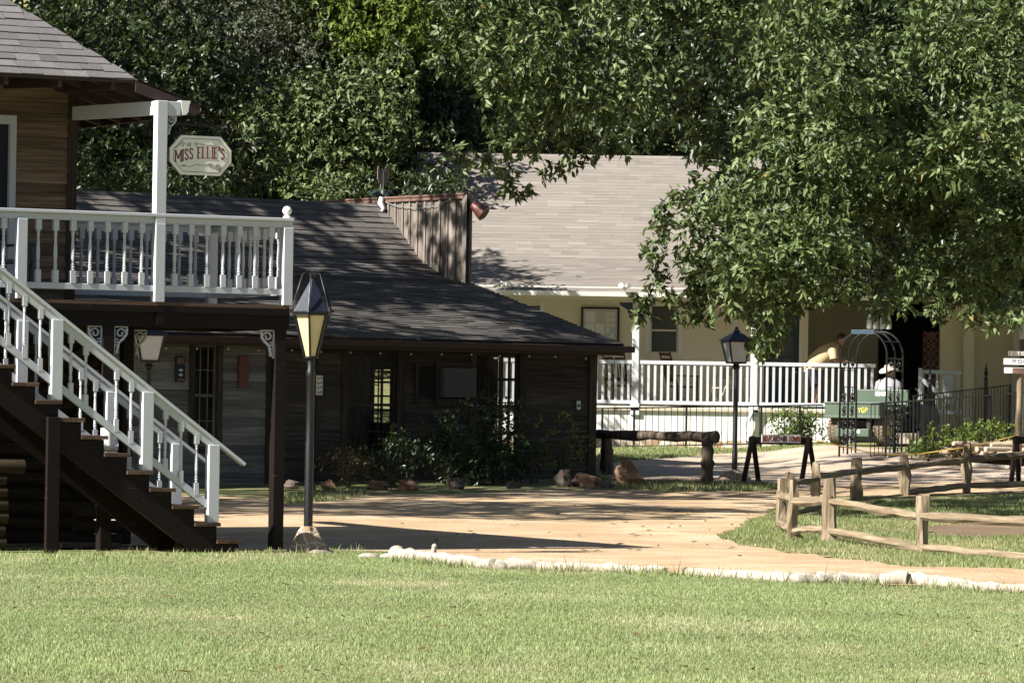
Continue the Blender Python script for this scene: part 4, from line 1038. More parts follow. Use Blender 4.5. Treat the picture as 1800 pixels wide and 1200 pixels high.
for a, b, c, d in ((-.34, -.12, .58, .82), (-.34, -.14, .28, .55), (-.11, .08, .26, .55), (-.34, -.16, .08, .24)): mb.box(a, b, -.026, -.021, c, d)
for q in range(6):
    for r in range(2): mb.box(.13+r*.10, .21+r*.10, -.026, -.021, .12+q*.12, .20+q*.12)
mb.build('papers', M['paper'], nb); mb = MB()
for a, c in ((.23, .36), (.13, .24), (.23, .14)): mb.box(a, a+.08, -.031, -.0265, c, c+.08)
mb.build('blue_papers', M['paper_blue'], nb)
# red diamond lattice hanging in the dark entry
ht = thing('lattice_hanging', 'dark red hanging with pale diamond lattice beside the dark entry', 'hanging', (9.42, 100+WY-.10, 1.9), .15)
mb = MB(); mb.box(-.19, .19, 0, .02, 0, 1.6); mb.build('cloth', M['red'], ht); mb = MB()
for q in range(8):
    for k in (-1, 1): mb.ribbon([(k*.17, q*.2), (-k*.0, q*.2+.1), (k*.17, q*.2+.2)], .035, lambda u, v, t: (u, -.004-t*0-.002*(k+1)-t, v), .004); mb.ribbon([(0, q*.2-.1+.1), (k*.085, q*.2+.1), (0, q*.2+.2)], .03, lambda u, v, t: (u, -.012-t, v), .003)
mb.build('lattice', M['gray_board'], ht)
# chairs on the porch
def rocking_chair(label, x, y, rz):
    t = thing('rocking_chair', label, 'rocking chair', (x, y, FZ), rz, 'rocking chairs on the porch')
    mb = MB(); mb.box(-.26, .26, -.25, .25, .42, .46); mb.build('seat', M['rocker'], t, bevel=.005)
    for sx in (-1, 1):
        mb = MB(); mb.tube([(sx*.25, .22, .05), (sx*.25, .24, .45), (sx*.255, .36, .9), (sx*.26, .46, 1.24)], [.022, .024, .022, .018], 8); mb.build('back_post', M['rocker'], t, smooth=40)
        mb = MB(); mb.tube([(sx*.26, -.24, .05), (sx*.26, -.24, .68)], .024, 8); mb.build('front_leg', M['rocker'], t)
        mb = MB(); mb.box(sx*.27-.045, sx*.27+.045, -.30, .28, .67, .70); mb.build('armrest', M['rocker'], t)
        mb = MB(); mb.tube([(sx*.26, -.5, .09), (sx*.26, -.2, .025), (sx*.26, .1, .02), (sx*.26, .42, .06), (sx*.26, .62, .14)], .022, 8); mb.build('rocker', M['rocker'], t, smooth=50)
    mb = MB()
    for z, y in ((1.12, .41), (1.0, .375), (.55, .265)): mb.box(-.24, .24, y, y+.025, z, z+.075)
    for q in range(7): mb.beam((-.2+q*.066, .275, .6), (-.2+q*.066, .38, 1.02), .03, .012, (0,1,0))
    mb.build('backrest', M['rocker'], t)
    return t
rocking_chair('brown wooden rocking chair standing in front of the porch window', 3.80, 101.15, R(62))
rc = rocking_chair('brown wooden rocking chair on the porch below the notice board, beside a white column', 2.42, 101.2, R(20))
fc = thing('folding_chair', 'tan metal folding chair on the porch to the right of the rocking chair', 'chair', (4.62, 101.0, FZ), R(-50))
mb = MB(); mb.box(-.2, .2, -.2, .2, .42, .44); mb.build('seat', M['tan'], fc); mb = MB(); mb.prism([(-.2, .62), (.2, .62), (.2, .84), (.12, .88), (-.12, .88), (-.2, .84)], lambda u, v, t: (u, .22+t, v), .02); mb.build('backrest', M['tan'], fc)
for sx in (-1, 1):
    mb = MB(); mb.tube([(sx*.21, -.25, 0), (sx*.21, .22, .88)], .012, 6); mb.build('frame', M['tan'], fc); mb = MB(); mb.tube([(sx*.19, .25, 0), (sx*.19, -.15, .44)], .012, 6); mb.build('leg', M['tan'], fc)
tb = thing('porch_table', 'small tan metal table on the porch behind the railing and the corner column', 'table', (5.05, 101.2, FZ), 0)
mb = MB(); mb.lathe([(.35, .68), (.35, .70)], (0,0,0), 20); mb.build('tabletop', M['tan'], tb)
for q in range(3): mb = MB(); mb.tube([(.1*math.cos(q*2.1), .1*math.sin(q*2.1), .68), (.3*math.cos(q*2.1), .3*math.sin(q*2.1), 0)], .012, 6); mb.build('leg', M['tan'], tb)
hl = thing('hanging_lamp', 'lamp of four white glass shades hanging under the porch roof behind the iron arch', 'lamp', (8.02, 99.5, 3.47))
mb = MB(); mb.tube([(0, 0, .5), (0, 0, .66)], .012, 6); mb.box(-.26, .26, -.02, .02, .46, .50); mb.build('stem', M['white'], hl)
for q in range(4): mb = MB(); mb.lathe([(.062, .02), (.068, .10), (.055, .22), (.022, .32), (.02, .46)], (-.21+q*.14, 0, 0), 10); mb.build('shade', M['milk'], hl, smooth=50)

# ------------------------------------------------------------ split rail fence
def at_depth(px, py, q): return P(px, py, q.y)
sf = None
FP = {'A': (1373, 926, 842, 20), 'B': (1393, 949, 846, 18), 'C': (1457, 953, 842, 24), 'D': (1621, 972, 873, 24), 'Z': (1845, 992, 890, 24),
      'E': (1389, 908, 831, 15), 'F': (1434, 905, 813, 17), 'G': (1504, 879, 804, 22), 'H': (1589, 871, 795, 20), 'I': (1698, 867, 780, 19), 'J': (1850, 862, 768, 19)}
g0 = G(1457, 953)
sf = thing('split_rail_fence', 'weathered low split rail fence bending round the grassy corner beside the dirt road', 'fence', (g0.x, g0.y, g0.z))
O0 = Vector((g0.x, g0.y, g0.z)); FB_ = {}
for i, (k, (px, yb, yt, wpx)) in enumerate(FP.items()):
    b_ = G(px, yb); top = at_depth(px, yt, b_); wd = wpx*b_.y/8000*.92; FB_[k] = b_
    mb = MB(); rs = np.random.RandomState(i+3); rot = rs.uniform(-.5, .3)
    h = top.z-b_.z; n = 5; ring = []
    for q in range(n+1):
        z = -.25+(h+.25)*q/n; sx = wd*(.5+.06*rs.randn()); sy = wd*(.32+.05*rs.randn())
        if q == n: sx *= .86; sy *= .8
        for a in (-2.6, -1.9, -.6, .5, 1.3, 2.4):
            x = sx*math.cos(a)*1.15; y = sy*math.sin(a)*1.2+.008*rs.randn()
            ring.append((x*math.cos(rot)-y*math.sin(rot)+.01*rs.randn(), x*math.sin(rot)+y*math.cos(rot), z+(.02*rs.randn() if q == n else 0)))
    fs = [(q*6+j, q*6+(j+1) % 6, q*6+6+(j+1) % 6, q*6+6+j) for q in range(n) for j in range(6)]+[tuple(range(n*6, n*6+6))]
    mb.add(ring, fs, .4+.4*rs.rand()); mb.sphere((.01, -wd*.36, h*.72), wd*.13, 6, 5, (1, .3, 1.5), 0)
    p_ = mb.build('post', M['post_wood'], sf, bevel=.006); p_.location = Vector((b_.x, b_.y, b_.z))-O0
def frail(k0, k1, a, b, thick, i):   # a, b = picture points of the rail's middle at either post
    p = at_depth(a[0], a[1], FB_[k0]); q = at_depth(b[0], b[1], FB_[k1]); rs = np.random.RandomState(i+40)
    r = thick*FB_[k0].y/8000/2*1.12; n = 8; V = []; 
    d = (q-p).normalized(); s_ = d.cross(Vector((0,0,1))).normalized(); up = s_.cross(d)
    prof = [(-1, -.7), (.2, -1), (1, -.3), (.7, .8), (-.5, 1)]
    bend = rs.uniform(-.013, .013, 3)
    for j in range(n+1):
        t = j/n; c = p.lerp(q, t)+up*(bend[0]*math.sin(math.pi*t)+bend[1]*.5*math.sin(2*math.pi*t)+.004*rs.randn())+s_*bend[2]*math.sin(math.pi*t)
        e = 1 if 0 < j < n else .7
        for u, v in prof: V.append(c+s_*(u*r*.75*e*(1+.1*rs.randn()))+up*(v*r*e*(1+.08*rs.randn()))-O0)
    fs = [(j*5+m_, j*5+(m_+1) % 5, j*5+5+(m_+1) % 5, j*5+5+m_) for j in range(n) for m_ in range(5)]+[(4,3,2,1,0), tuple(range(n*5, n*5+5))]
    mb = MB(); mb.add(V, fs, .35+.5*rs.rand()); mb.build('rail', M['rail_wood'], sf, bevel=.003)
RL = [('A','B',(1368,868),(1398,880),14),('B','C',(1390,880),(1460,878),15),('C','D',(1458,880),(1618,908),13),('D','Z',(1618,906),(1850,917),16),
      ('A','B',(1366,918),(1395,934),12),('B','C',(1392,933),(1452,930),12),('C','D',(1456,932),(1615,964),13),('D','Z',(1618,961),(1850,981),13),
      ('E','F',(1390,850),(1440,840),9),('F','G',(1432,836),(1508,828),11),('G','H',(1500,829),(1594,820),11),('H','I',(1584,821),(1702,809),9),('I','J',(1694,807),(1850,796),11),
      ('E','F',(1390,905),(1440,890),10),('F','G',(1430,892),(1500,880),10),('G','H',(1506,877),(1588,871),9),('H','I',(1588,867),(1702,853),10),('I','J',(1698,853),(1850,849),10)]
for i, (a, b, p, q, t) in enumerate(RL): frail(a, b, p, q, t, i)

# ------------------------------------------------------------ bleached kerb logs
def bumpy(pts, rad, seed, n=12, m=26):
    rs = np.random.RandomState(seed); pts = [Vector(p) for p in pts]; out = []; rr = []
    ks = np.linspace(0, len(pts)-1, m)
    for k in ks:
        i = min(int(k), len(pts)-2); out.append(pts[i].lerp(pts[i+1], k-i)+Vector((0, .02*rs.randn(), .008*rs.randn()))); 
        r0 = rad[i]+(rad[i+1]-rad[i])*(k-i); rr.append(r0*(1+.06*rs.randn()))
    return out, rr
KL = [('longest knobbly bleached log edging the lawn, at the left end of the row' , [(694, 982), (760, 987), (868, 1000)], [.075, .062, .062]),
      ('bleached log edging the lawn, second from the left, right of the black gap', [(872, 1000), (1000, 1003), (1168, 1008)], [.066, .054, .042]),
      ('long thick bleached log edging the lawn in front of the fenced corner', [(1207, 1011), (1400, 1024), (1500, 1026), (1594, 1028)], [.052, .058, .062, .075]),
      ('greyer bleached log with dark sawn end at the right end of the lawn edge', [(1597, 1027), (1680, 1033), (1760, 1040), (1860, 1046)], [.074, .056, .046, .042])]
KL[0] = ('bleached log with two knobs edging the lawn, at the left end of the row',)+KL[0][1:]
for i, (lab, pts, rad) in enumerate(KL):
    gp = [G(a, b) for a, b in pts]; o = gp[0]; t = thing('kerb_log', lab, 'log', (o.x, o.y, o.z), 0, 'bleached logs edging the lawn')
    loc = [Vector((g.x, g.y, g.z+rad[j]*.7))-Vector((o.x, o.y, o.z)) for j, g in enumerate(gp)]
    o_, rr = bumpy(loc, rad, i+5); mb = MB(); mb.tube(o_, rr, 12)
    if i == 0:
        mb.sphere(loc[0]+Vector((.02, 0, .035)), .065, 9, 7, (1.3, 1, .9)); c = loc[1]; mb.tube([c, c+Vector((.02, -.02, .12))], [.04, .025], 8); mb.sphere(c+Vector((.02, -.02, .12)), .03, 8, 6)
    mb.build('trunk', M['kerb'], t, smooth=50)
    mb = MB(); d = (loc[1]-loc[0]).normalized(); mb.tube([loc[0]-d*.012, loc[0]+d*.01], rad[0]*.93, 12); mb.build('sawn_end', M['old_log'], t)
t = thing('kerb_stone', 'small pale flat stones at the left end of the log row', 'stone', G(668, 980))
mb = MB(); mb.sphere((-.12, 0, .01), .12, 10, 6, (1, .6, .35)); mb.sphere((.10, .02, .01), .11, 10, 6, (1, .6, .4)); mb.build('stone', M['kerb'], t, smooth=50)

# ------------------------------------------------------------ rocks
def rock(label, px, py, wpx, hpx, seed, mat, D=None, group=None):
    g = G(px, py) if D is None else P(px, py, D)
    sc = g.y/8000; rs = np.random.RandomState(seed); mb = MB(); mb.sphere((0,0,0), 1, 12, 9)
    ph = rs.rand(6)*6; V = []
    for v in mb.v:
        x, y, z = v; k = 1+.20*math.sin(3*x+ph[0])*math.cos(2.5*y+ph[1])+.15*math.sin(5*z+ph[2]+2*x)+.11*rs.randn()
        V.append((x*k*wpx*sc/2, y*k*wpx*sc/2*.7, max(-.1, z*k*hpx*sc*.62+hpx*sc*.38)+(.25*x*hpx*sc*rs.choice([0]) )))
    mb.v = V; o = mb.build('rock', mat, None); o.location = (g.x, g.y, g.z if D is None else gz(g.x, g.y)); tag(o, label, 'rock', group); return o
bg_ = rock('large pointed reddish boulder beside the left hitching post', 1106, 851, 58, 44, 3, M['rock'])
for v in bg_.data.vertices:
    k_ = max(0, 1-v.co.z/.46); v.co.x = v.co.x*(.5+.5*k_)-v.co.z*.22
ROCKS = [(512, 859, 24, 15), (548, 864, 16, 12), (578, 862, 26, 18), (618, 864, 20, 10), (665, 860, 40, 16), (718, 862, 34, 22), (760, 862, 36, 16), (800, 860, 28, 22), (842, 858, 32, 18), (872, 857, 30, 14), (905, 858, 26, 12), (940, 857, 34, 16), (990, 856, 28, 30), (1030, 855, 52, 22), (1062, 858, 34, 14)]
where = ['by the grass left of the lamp pole', 'just right of the lamp pole', 'under the rusty shrub', 'right of the rusty shrub', 'below the left cabin window', 'at the foot of the dark shrubs, upright', 'below the air conditioner', 'steep, among the dark shrubs', 'low, below the right cabin window', 'small, below the right cabin window', 'flat, in front of the sprouting shrub', 'broad, before the sprouting shrub', 'upright pale, at the right end of the border', 'wide red, next to the pale upright one', 'low, beside the left hitching post']
for i, (px, py, wp, hp) in enumerate(ROCKS):
    if i in (3, 6, 8, 9, 11): continue
    rock('border rock along the cabin bed, '+where[i], px, py, wp, hp, i+10, M['rock'] if i in (2, 5, 13, 4) else M['grayrock'], None, 'rocks edging the cabin bed')

# ------------------------------------------------------------ hitching rail
gl = P(1066, 840, 82.6); gr = P(1243, 846, 79.6); gl.z = gz(gl.x, gl.y); gr.z = gz(gr.x, gr.y)
hp = thing('hitching_rail', 'rough log hitching rail on two knotty posts beside the cabin', 'hitching rail', (gr.x, gr.y, gr.z)); O1 = Vector((gr.x, gr.y, gr.z))
def knotty(pts, rad, seed, name, n=10):
    o_, rr = bumpy(pts, rad, seed, m=14); rr = [r*(1+.10*math.sin(i*1.9+seed)) for i, r in enumerate(rr)]
    mb = MB(); mb.tube(o_, rr, n); return mb.build(name, M['old_log'], hp, smooth=50)
tl = P(1052, 763, 82.6)-O1; tr = P(1252, 768, 79.6)-O1; tr2 = P(1259, 767, 79.5)-O1
knotty([tl, tl.lerp(tr, .5), tr, tr2], [.085, .088, .10, .105], 3, 'cross_log', 12)
for pb, seed in ((gr, 5), (gl, 9)):
    b_ = pb-O1; knotty([b_-Vector((0,0,.15)), b_+Vector((0,0,.3)), b_+Vector((.0,0,.6)), b_+Vector((-.01,0,.76 if seed == 5 else .72))], [.11, .115, .11, .095], seed, 'post')

# ------------------------------------------------------------ saw horses, sign and rope
def sawhorse(label, pl, pr, H_, spread, endsonly=False):
    c = (pl+pr)/2; c.z = (pl.z+pr.z)/2; t = thing('sawhorse_barrier', label, 'barrier', c); a = pl-c; b = pr-c; d = (b-a).normalized(); s_ = Vector((-d.y, d.x, 0)).normalized()
    mb = MB(); up = Vector((0,0,H_-.05)); mb.beam(a+up-d*.05, b+up+d*.05, .05, .13); mb.build('crossbeam', M['brown'], t, bevel=.004)
    for e, dd in ((a, d), (b, -d)):
        for sg_ in (-1, 1):
            mb = MB(); mb.beam(e+Vector((0,0,H_+.02))+dd*.02, e+s_*(sg_*spread*.35)+d*(sg_*spread*.8)+Vector((0,0,-.03)), .06, .075, d); mb.build('leg', M['brown'], t, bevel=.003)
    return t, c, a, b, d, s_
pl = P(1320, 844, 79.8); pr = P(1422, 843, 80.2); pl.z = gz(pl.x, pl.y); pr.z = gz(pr.x, pr.y)
sh, c, a, b, d, s_ = sawhorse('dark brown sawhorse barrier carrying the NO CARS sign across the gravel road', pl, pr, .80, .24)
sn = thing('no_cars_sign', 'white sign reading NO/CARS IN TOWN in dark red letters on a sawhorse', 'sign', c+Vector((.0, -.045, .715)), math.atan2(d.y, d.x))
mb = MB(); mb.box(-.375, .375, -.012, .0, 0, .145); bd = mb.build('board', M['white_plain'], sn, bevel=.002)
mb = MB(); 
write(mb, "NO/CARS*IN TOWN", lambda u, v, t: (u, -.0125-t, v), -.345, .026, .355, .092, .017, .009, 0, .002, .20); mb.build('lettering', M['burgundy'], bd)
mb = MB()
for a_, b_, c_, d_ in ((-.372, .372, .002, .006), (-.372, .372, .139, .143)): mb.box(a_, b_, -.0135, -.0125, c_, d_)
mb.build('edge_line', M['navy'], bd)
p2 = P(1784, 838, 81.5); p2.z = gz(p2.x, p2.y)
sh2, c2, a2, b2, d2, s2 = sawhorse('dark sawhorse with flat foot boards at the right edge, near the signpost', p2, p2+Vector((1.0, .4, 0)), .84, .13)
mb = MB(); mb.box(-.86, -.05, -.28, -.14, .0, .05); mb.build('foot_board', M['brown'], sh2)
rp = thing('rope', 'thin yellow rope sagging between the two sawhorses', 'rope', P(1424, 772, 80.2))
o = rp.location; pts = [P(1424, 771, 80.2), P(1470, 782, 80.3), P(1520, 793, 80.5), P(1570, 799, 80.7), P(1620, 797, 80.9), P(1690, 787, 81.2), P(1745, 776, 81.4), P(1790, 764, 81.5)]
fine = []
for i in range(len(pts)-1):
    for k in range(4): fine.append(pts[i].lerp(pts[i+1], k/4)-o)
fine.append(pts[-1]-o); mb = MB(); mb.tube(fine, .011, 6); mb.sphere((.12, -.01, -.04), .025, 8, 6, (1.5,1,.8)); mb.build('strand', M['rope'], rp, smooth=60)

# ------------------------------------------------------------ iron fences
def iron_fence(name, label, p, q, h0, h1, n, posts, base0, base1, knobs=False, foot=.06):
    t = thing(name, label, 'fence', (p.x, p.y, base0)); O = Vector((p.x, p.y, base0)); q = Vector((q.x, q.y, base1))-O; d = q.copy()
    mb = MB(); mb.beam((0,0,h0), q+Vector((0,0,h1)), .035, .03); mb.build('top_rail', M['iron'], t)
    mb = MB(); mb.beam((0,0,foot), q+Vector((0,0,foot)), .03, .025); mb.build('bottom_rail', M['iron'], t)
    for k in posts:
        e = q*k; mb = MB(); hh = h0+(h1-h0)*k; mb.beam(e+Vector((0,0,-.2)), e+Vector((0,0,hh+.0)), .045, .045); mb.build('post', M['iron'], t)
    b_ = MB(); b_.box(-.0075, .0075, -.0075, .0075, 0, h0-foot); p0 = b_.build('picket', M['iron'], t); p0.location = (0,0,foot)
    if knobs: k_ = MB(); k_.sphere((0,0,(h0-foot)*.30), .02, 6, 5, (.8,.8,1.3)); 
    for i in range(1, n+1):
        pk = p0.copy(); COL.objects.link(pk); pk.parent = t; pk.location = q*(i/n)+Vector((0,0,foot)); pk.scale.z = (h0+(h1-h0)*i/n-foot)/(h0-foot)
    if knobs:
        kb = MB()
        for i in range(0, n+1, 2): e = q*(i/n); kb.sphere((e.x, e.y, e.z+h0*.34), .019, 6, 5, (.8,.8,1.3))
        kb.build('collars', M['iron'], t)
    return t
p = P(1046, 785, 98.2); q = P(1445, 781, 98.4)
iron_fence('iron_fence', 'thin black iron fence with collars before the white porch skirt', p, q, .89, .87, 36, [.03, .17, .40, .73, .90], gz(p.x, p.y)-.02, gz(q.x, q.y)-.05, True)
p = P(1570, 800, 88.2); q = P(1812, 770, 96.5)
f2 = iron_fence('ramp_fence', 'near black iron ramp fence rising to the right behind the planting', P(1530, 800, 88.0), q, 1.02, 1.0, 44, [.14, .31, .72, .97], P(1530, 803, 88.0).z, q.z-.02, foot=.02)
p = P(1605, 790, 95); q = P(1774, 768, 99)
f3 = iron_fence('ramp_fence', 'far black iron ramp fence with spear topped posts in front of the shaded cream wall', p, q, 1.12, 1.13, 30, [.0, .16, .74, 1.0], p.z, q.z, foot=.02)
mb = MB()
dq = Vector((q.x-p.x, q.y-p.y, q.z-p.z))
for k in (.16, .74):
    mb = MB(); e = dq*k; mb.beam(e+Vector((0,-.03,-.1)), e+Vector((0,-.03,1.30)), .08, .08); mb.lathe([(.03, 1.30), (.045, 1.34), (.02, 1.37), (.045, 1.44), (.03, 1.50), (.012, 1.62), (.0, 1.68)], (e.x, e.y-.03, e.z), 8); mb.build('spear_post', M['iron'], f3)
rm = MB(); e = P(1560, 797, 88.3); f = P(1815, 766, 97); w_ = Vector((.25, .9, 0))
rmo = MB(); rmo.add([e+Vector((0,-.15,-.12)), f+Vector((0,-.15,-.12)), f+Vector((.2,1.3,-.12)), e+Vector((.1,1.2,-.12)), e+Vector((0,-.15,.0)), f+Vector((0,-.15,.0)), f+Vector((.2,1.3,.0)), e+Vector((.1,1.2,.0))], [(3,2,1,0),(4,5,6,7),(0,1,5,4),(1,2,6,5),(2,3,7,6),(3,0,4,7)])
struct(rmo.build('ramp_path', M['gravel_path']))

# ------------------------------------------------------------ iron arbor
pa = P(1530, 797, 89.0); AZ = pa.z
ar = thing('iron_arbor', 'black wrought iron garden arch with three hoops standing in front of the utility cart', 'arbor', (pa.x, pa.y, AZ), R(-25))
HW = .48; AH = 2.40
def hoop(y, name):
    pts = [(-HW, y, -.15), (-HW, y, AH-HW)]
    for a in np.linspace(math.pi, 0, 17)[1:-1]: pts.append((HW*math.cos(a), y, AH-HW+HW*math.sin(a)))
    pts += [(HW, y, AH-HW), (HW, y, -.15)]
    mb = MB(); mb.tube(pts, .021, 8); return mb.build(name, M['iron'], ar, smooth=60)
for y in (-.45, 0, .45): hoop(y, 'hoop')
mb = MB(); mb.box(-.26, .22, -.47, -.43, AH-.075, AH+.01); mb.build('top_plate', M['stool_blue'], ar, bevel=.004)
for sx in (-1, 1):
    x = sx*HW; mb = MB()
    for z in (.12, .62, 1.30, 1.62, 1.86): mb = MB(); mb.beam((x, -.45, z), (x, .45, z), .014, .014); mb.build('cross_bar', M['iron'], ar)
    mb = MB(); fn = lambda u, v, t: (x-.006+t, u, v)
    for y in (-.22, .22):
        for z in (.28, .55, .82, 1.08):
            for sg_ in (-1, 1):
                mb.ribbon([(y+sg_*p_[0], z+p_[1]) for p_ in curl(.055, .06, .055, .014, 3.6, 10, 14)], .020, fn, .014); mb.ribbon([(y+sg_*p_[0], z-p_[1]) for p_ in curl(.05, .06, .045, .012, 3.6, 9, 12)], .019, fn, .014)
            mb.sphere((x, y, z), .03, 6, 5)
        mb.ribbon([(y, .12), (y, 1.30)], .016, fn, .014)
        for z in (1.74,):
            mb.sphere((x, y, z), .035, 6, 5)
            for sg_ in (-1, 1): mb.ribbon([(y+sg_*p_[0], z+p_[1]) for p_ in curl(.05, .02, .05, .012, 3.6, 9.5, 12)], .019, fn, .014)
            mb.ribbon([(y, 1.62), (y, 1.86)], .014, fn, .012)
        mb.prism([(y-.03, .10), (y, -.02), (y+.03, .10), (y, .16)], fn, .012)
    mb.build('scroll_panel', M['iron'], ar)
mb = MB()
for a in (2.5, 2.0, 1.57, 1.1, .6): mb.beam((HW*math.cos(a), -.45, AH-HW+HW*math.sin(a)), (HW*math.cos(a), .45, AH-HW+HW*math.sin(a)), .012, .012)
mb.build('roof_bar', M['iron'], ar)

# ------------------------------------------------------------ signpost
g = P(1789, 836, 85.5); g.z = gz(g.x, g.y)
sp = thing('signpost', 'weathered wooden signpost with small direction boards at the right edge', 'signpost', (g.x, g.y, g.z)); s = 85.5/8000
zz = lambda py: P(1789, py, 85.5).z-g.z
mb = MB(); o_, rr = bumpy([(0,0,-.2), (.0,0,.8), (.03,0,zz(655))], [.075, .065, .058], 4, m=10); mb.tube(o_, rr, 10); mb.build('post', M['post_wood'], sp, smooth=50)
mb = MB(); mb.box(-.0, .09, -.05, .05, zz(655), zz(596)); mb.build('upper_post', M['brown'], sp)
def sboard(y0, y1, x0, x1, mat, txt, tm, rz=0):
    mb = MB(); mb.box(x0, x1, -.10, -.055, zz(y1), zz(y0)); o = mb.build('direction_board', mat, sp, bevel=.003)
    mb = MB(); write(mb, txt, lambda u, v, t: (u, -.1005-t, v), x0+.16, zz(y1)+.03, x1-.06, zz(y0)-zz(y1)-.05, .014, 0, 0, .002); mb.build('lettering', tm, o)
sboard(617, 626, -.22, .35, M['gray_board'], 'TOWN', M['white_plain']); sboard(630, 641, -.30, .45, M['white_plain'], 'ROOMS', M['navy']); sboard(646, 656, -.29, .40, M['white_plain'], '   ', M['navy'])
mb = MB(); mb.box(-.14, .40, -.106, -.1005, zz(655.5), zz(646.5)); mb.build('brown_panel', M['copper'], sp)

# ------------------------------------------------------------ timber edged bed with creeping plants
rl = [('top', 1690, 1790, 786, .075), ('middle', 1710, 1800, 796, .07), ('bottom', 1660, 1800, 806, .08)]
for i, (nm, x0, x1, py, r) in enumerate([(0, 1676, 1739, 780, .055), (1, 1742, 1800, 781, .055), (2, 1716, 1731, 789, .05), (3, 1732, 1790, 789, .05), (4, 1724, 1752, 798, .06), (5, 1754, 1800, 799, .055)]):
    lab = ['dark ended top log', 'right hand top log', 'short stub log in the middle course', 'long log in the middle course', 'left log of the bottom course', 'right log of the bottom course'][i]
    p = P(x0, py, 86.8+.2*(i < 2)); q = P(x1+(40 if x1 == 1800 else 0), py+1, 87.2+.2*(i < 2))
    t = thing('edging_log', lab+' in the stacked edging of the planting bed', 'log', p, 0, 'logs edging the planting bed'); mb = MB(); mb.tube([Vector((0,0,0)), q-p], r, 12); mb.build('trunk', M['edging'], t, smooth=50)
bl = P(1735, 829, 83.5); t = thing('landscape_log', 'long pale log lying on the ground behind the fence near the signpost', 'log', P(1700, 818, 83.6)); q = P(1775, 822, 83.2)-t.location
mb = MB(); mb.tube([Vector((0,0,0)), q*.5+Vector((0,0,.01)), q], [.06, .05, .045], 10); mb.build('trunk', M['kerb'], t, smooth=50)

# ------------------------------------------------------------ utility cart
vg = P(1500, 781, 95); VZ = vg.z
vh = thing('utility_cart', 'green utility cart with cargo bed seen from behind, parked by the porch', 'utility vehicle', (vg.x, vg.y, VZ), R(-31))
# local: x right, y forward; rear face at y = -0.1
mb = MB(); mb.box(-.64, .64, -.08, .0, .56, .87); mb.box(-.66, .66, -.10, -.0801, .85, .885); mb.box(-.66, .66, -.095, -.0802, .55, .60); tg = mb.build('tailgate', M['green'], vh, bevel=.01)
mb = MB(); 
for k, ch_ in enumerate('GP'): pass
write(mb, 'YGP', lambda u, v, t: (u, -.081-t, v), .14, .67, .36, .10, .022, 0, 0, .003); mb.build('lettering', M['yellow'], tg)
mb = MB(); mb.box(-.64, -.59, .0, 1.15, .56, .85); mb.box(.59, .64, .0, 1.15, .56, .85); mb.box(-.59, .59, .0, 1.15, .56, .60); mb.box(-.59, .59, 1.10, 1.15, .60, .85); mb.build('cargo_bed', M['green'], vh, bevel=.008)
mb = MB(); mb.box(-.40, .40, -.10, .10, .17, .33); mb.box(-.05, .05, -.14, -.08, .2, .3); hb = mb.build('hitch_plate', M['green'], vh, bevel=.01)
mb = MB(); mb.box(.12, .2, -.105, -.1005, .24, .30); mb.build('plate_sticker', M['white_plain'], hb)
mb = MB(); mb.box(-.38, -.30, .0, 2.6, .3, .56); mb.box(.30, .38, .0, 2.6, .3, .56); mb.box(-.3, .3, .2, 2.4, .25, .5); mb.build('frame', M['dark'], vh)
mb = MB(); mb.box(-.62, .62, 1.28, 1.36, .86, 1.16); mb.box(-.64, .64, 1.24, 1.42, .80, .88); sb_ = mb.build('seat_back', M['green'], vh, bevel=.012)
mb = MB(); mb.box(-.14, -.02, 1.272, 1.2799, 1.03, 1.12); mb.build('sticker', M['white_plain'], sb_); mb = MB(); mb.box(.0, .11, 1.272, 1.2799, 1.03, 1.12); mb.build('sticker', M['straw'], sb_)
mb = MB(); mb.box(-.6, .6, 1.36, 1.85, .62, .76); mb.build('seat', M['dark'], vh, bevel=.02)
mb = MB(); mb.prism([(2.0, .35), (2.95, .35), (3.02, .55), (2.9, .80), (2.35, .95), (2.2, .92), (2.15, .55), (2.0, .5)], lambda u, v, t: (-.55+t, u, v), 1.1); mb.build('hood', M['green'], vh, bevel=.03)
mb = MB(); mb.tube([(.35, 2.2, .85), (.35, 2.0, 1.05)], .02, 8); 
mb.tube([(.35+.17*math.cos(a), 2.0+.06*math.sin(a), 1.05+.16*math.sin(a)) for a in np.linspace(0, 6.28, 15)], .015, 6); mb.build('steering_wheel', M['dark'], vh)
def wheel(x, y, r, w_):
    mb = MB(); prof = [(-.5, .55), (-.5, .86), (-.42, .97), (-.2, 1.0), (.2, 1.0), (.42, .97), (.5, .86), (.5, .55)]; n = 26; V = []; F = []
    for u, q in prof:
        for k in range(n): a = 2*math.pi*k/n; V.append((x+u*w_, y+q*r*math.cos(a), r+q*r*math.sin(a)))
    for i in range(len(prof)-1):
        for k in range(n): a = i*n+k; b = i*n+(k+1) % n; F.append((a, b, b+n, a+n))
    mb.add(V, F)
    for k in range(n):
        for c_, off in ((-.30, 0), (.0, .5), (.30, 0)):
            a = 2*math.pi*(k+off)/n; e = Vector((x+c_*w_, y+r*1.0*math.cos(a), r+r*1.0*math.sin(a))); tdir = Vector((0, -math.sin(a), math.cos(a)))
            mb.beam(e-tdir*.028, e+tdir*.028, w_*.26, .03, (0, math.cos(a), math.sin(a)))
    ty = mb.build('wheel', M['tyre'], vh, smooth=30)
    mb = MB(); mb.tube([(x-w_*.40, y, r), (x+w_*.40, y, r)], r*.56, 16); mb.build('rim', M['yellow'], ty)
wheel(-.53, .38, .30, .27); wheel(.53, .38, .30, .27); wheel(-.53, 2.5, .28, .22); wheel(.53, 2.5, .28, .22)

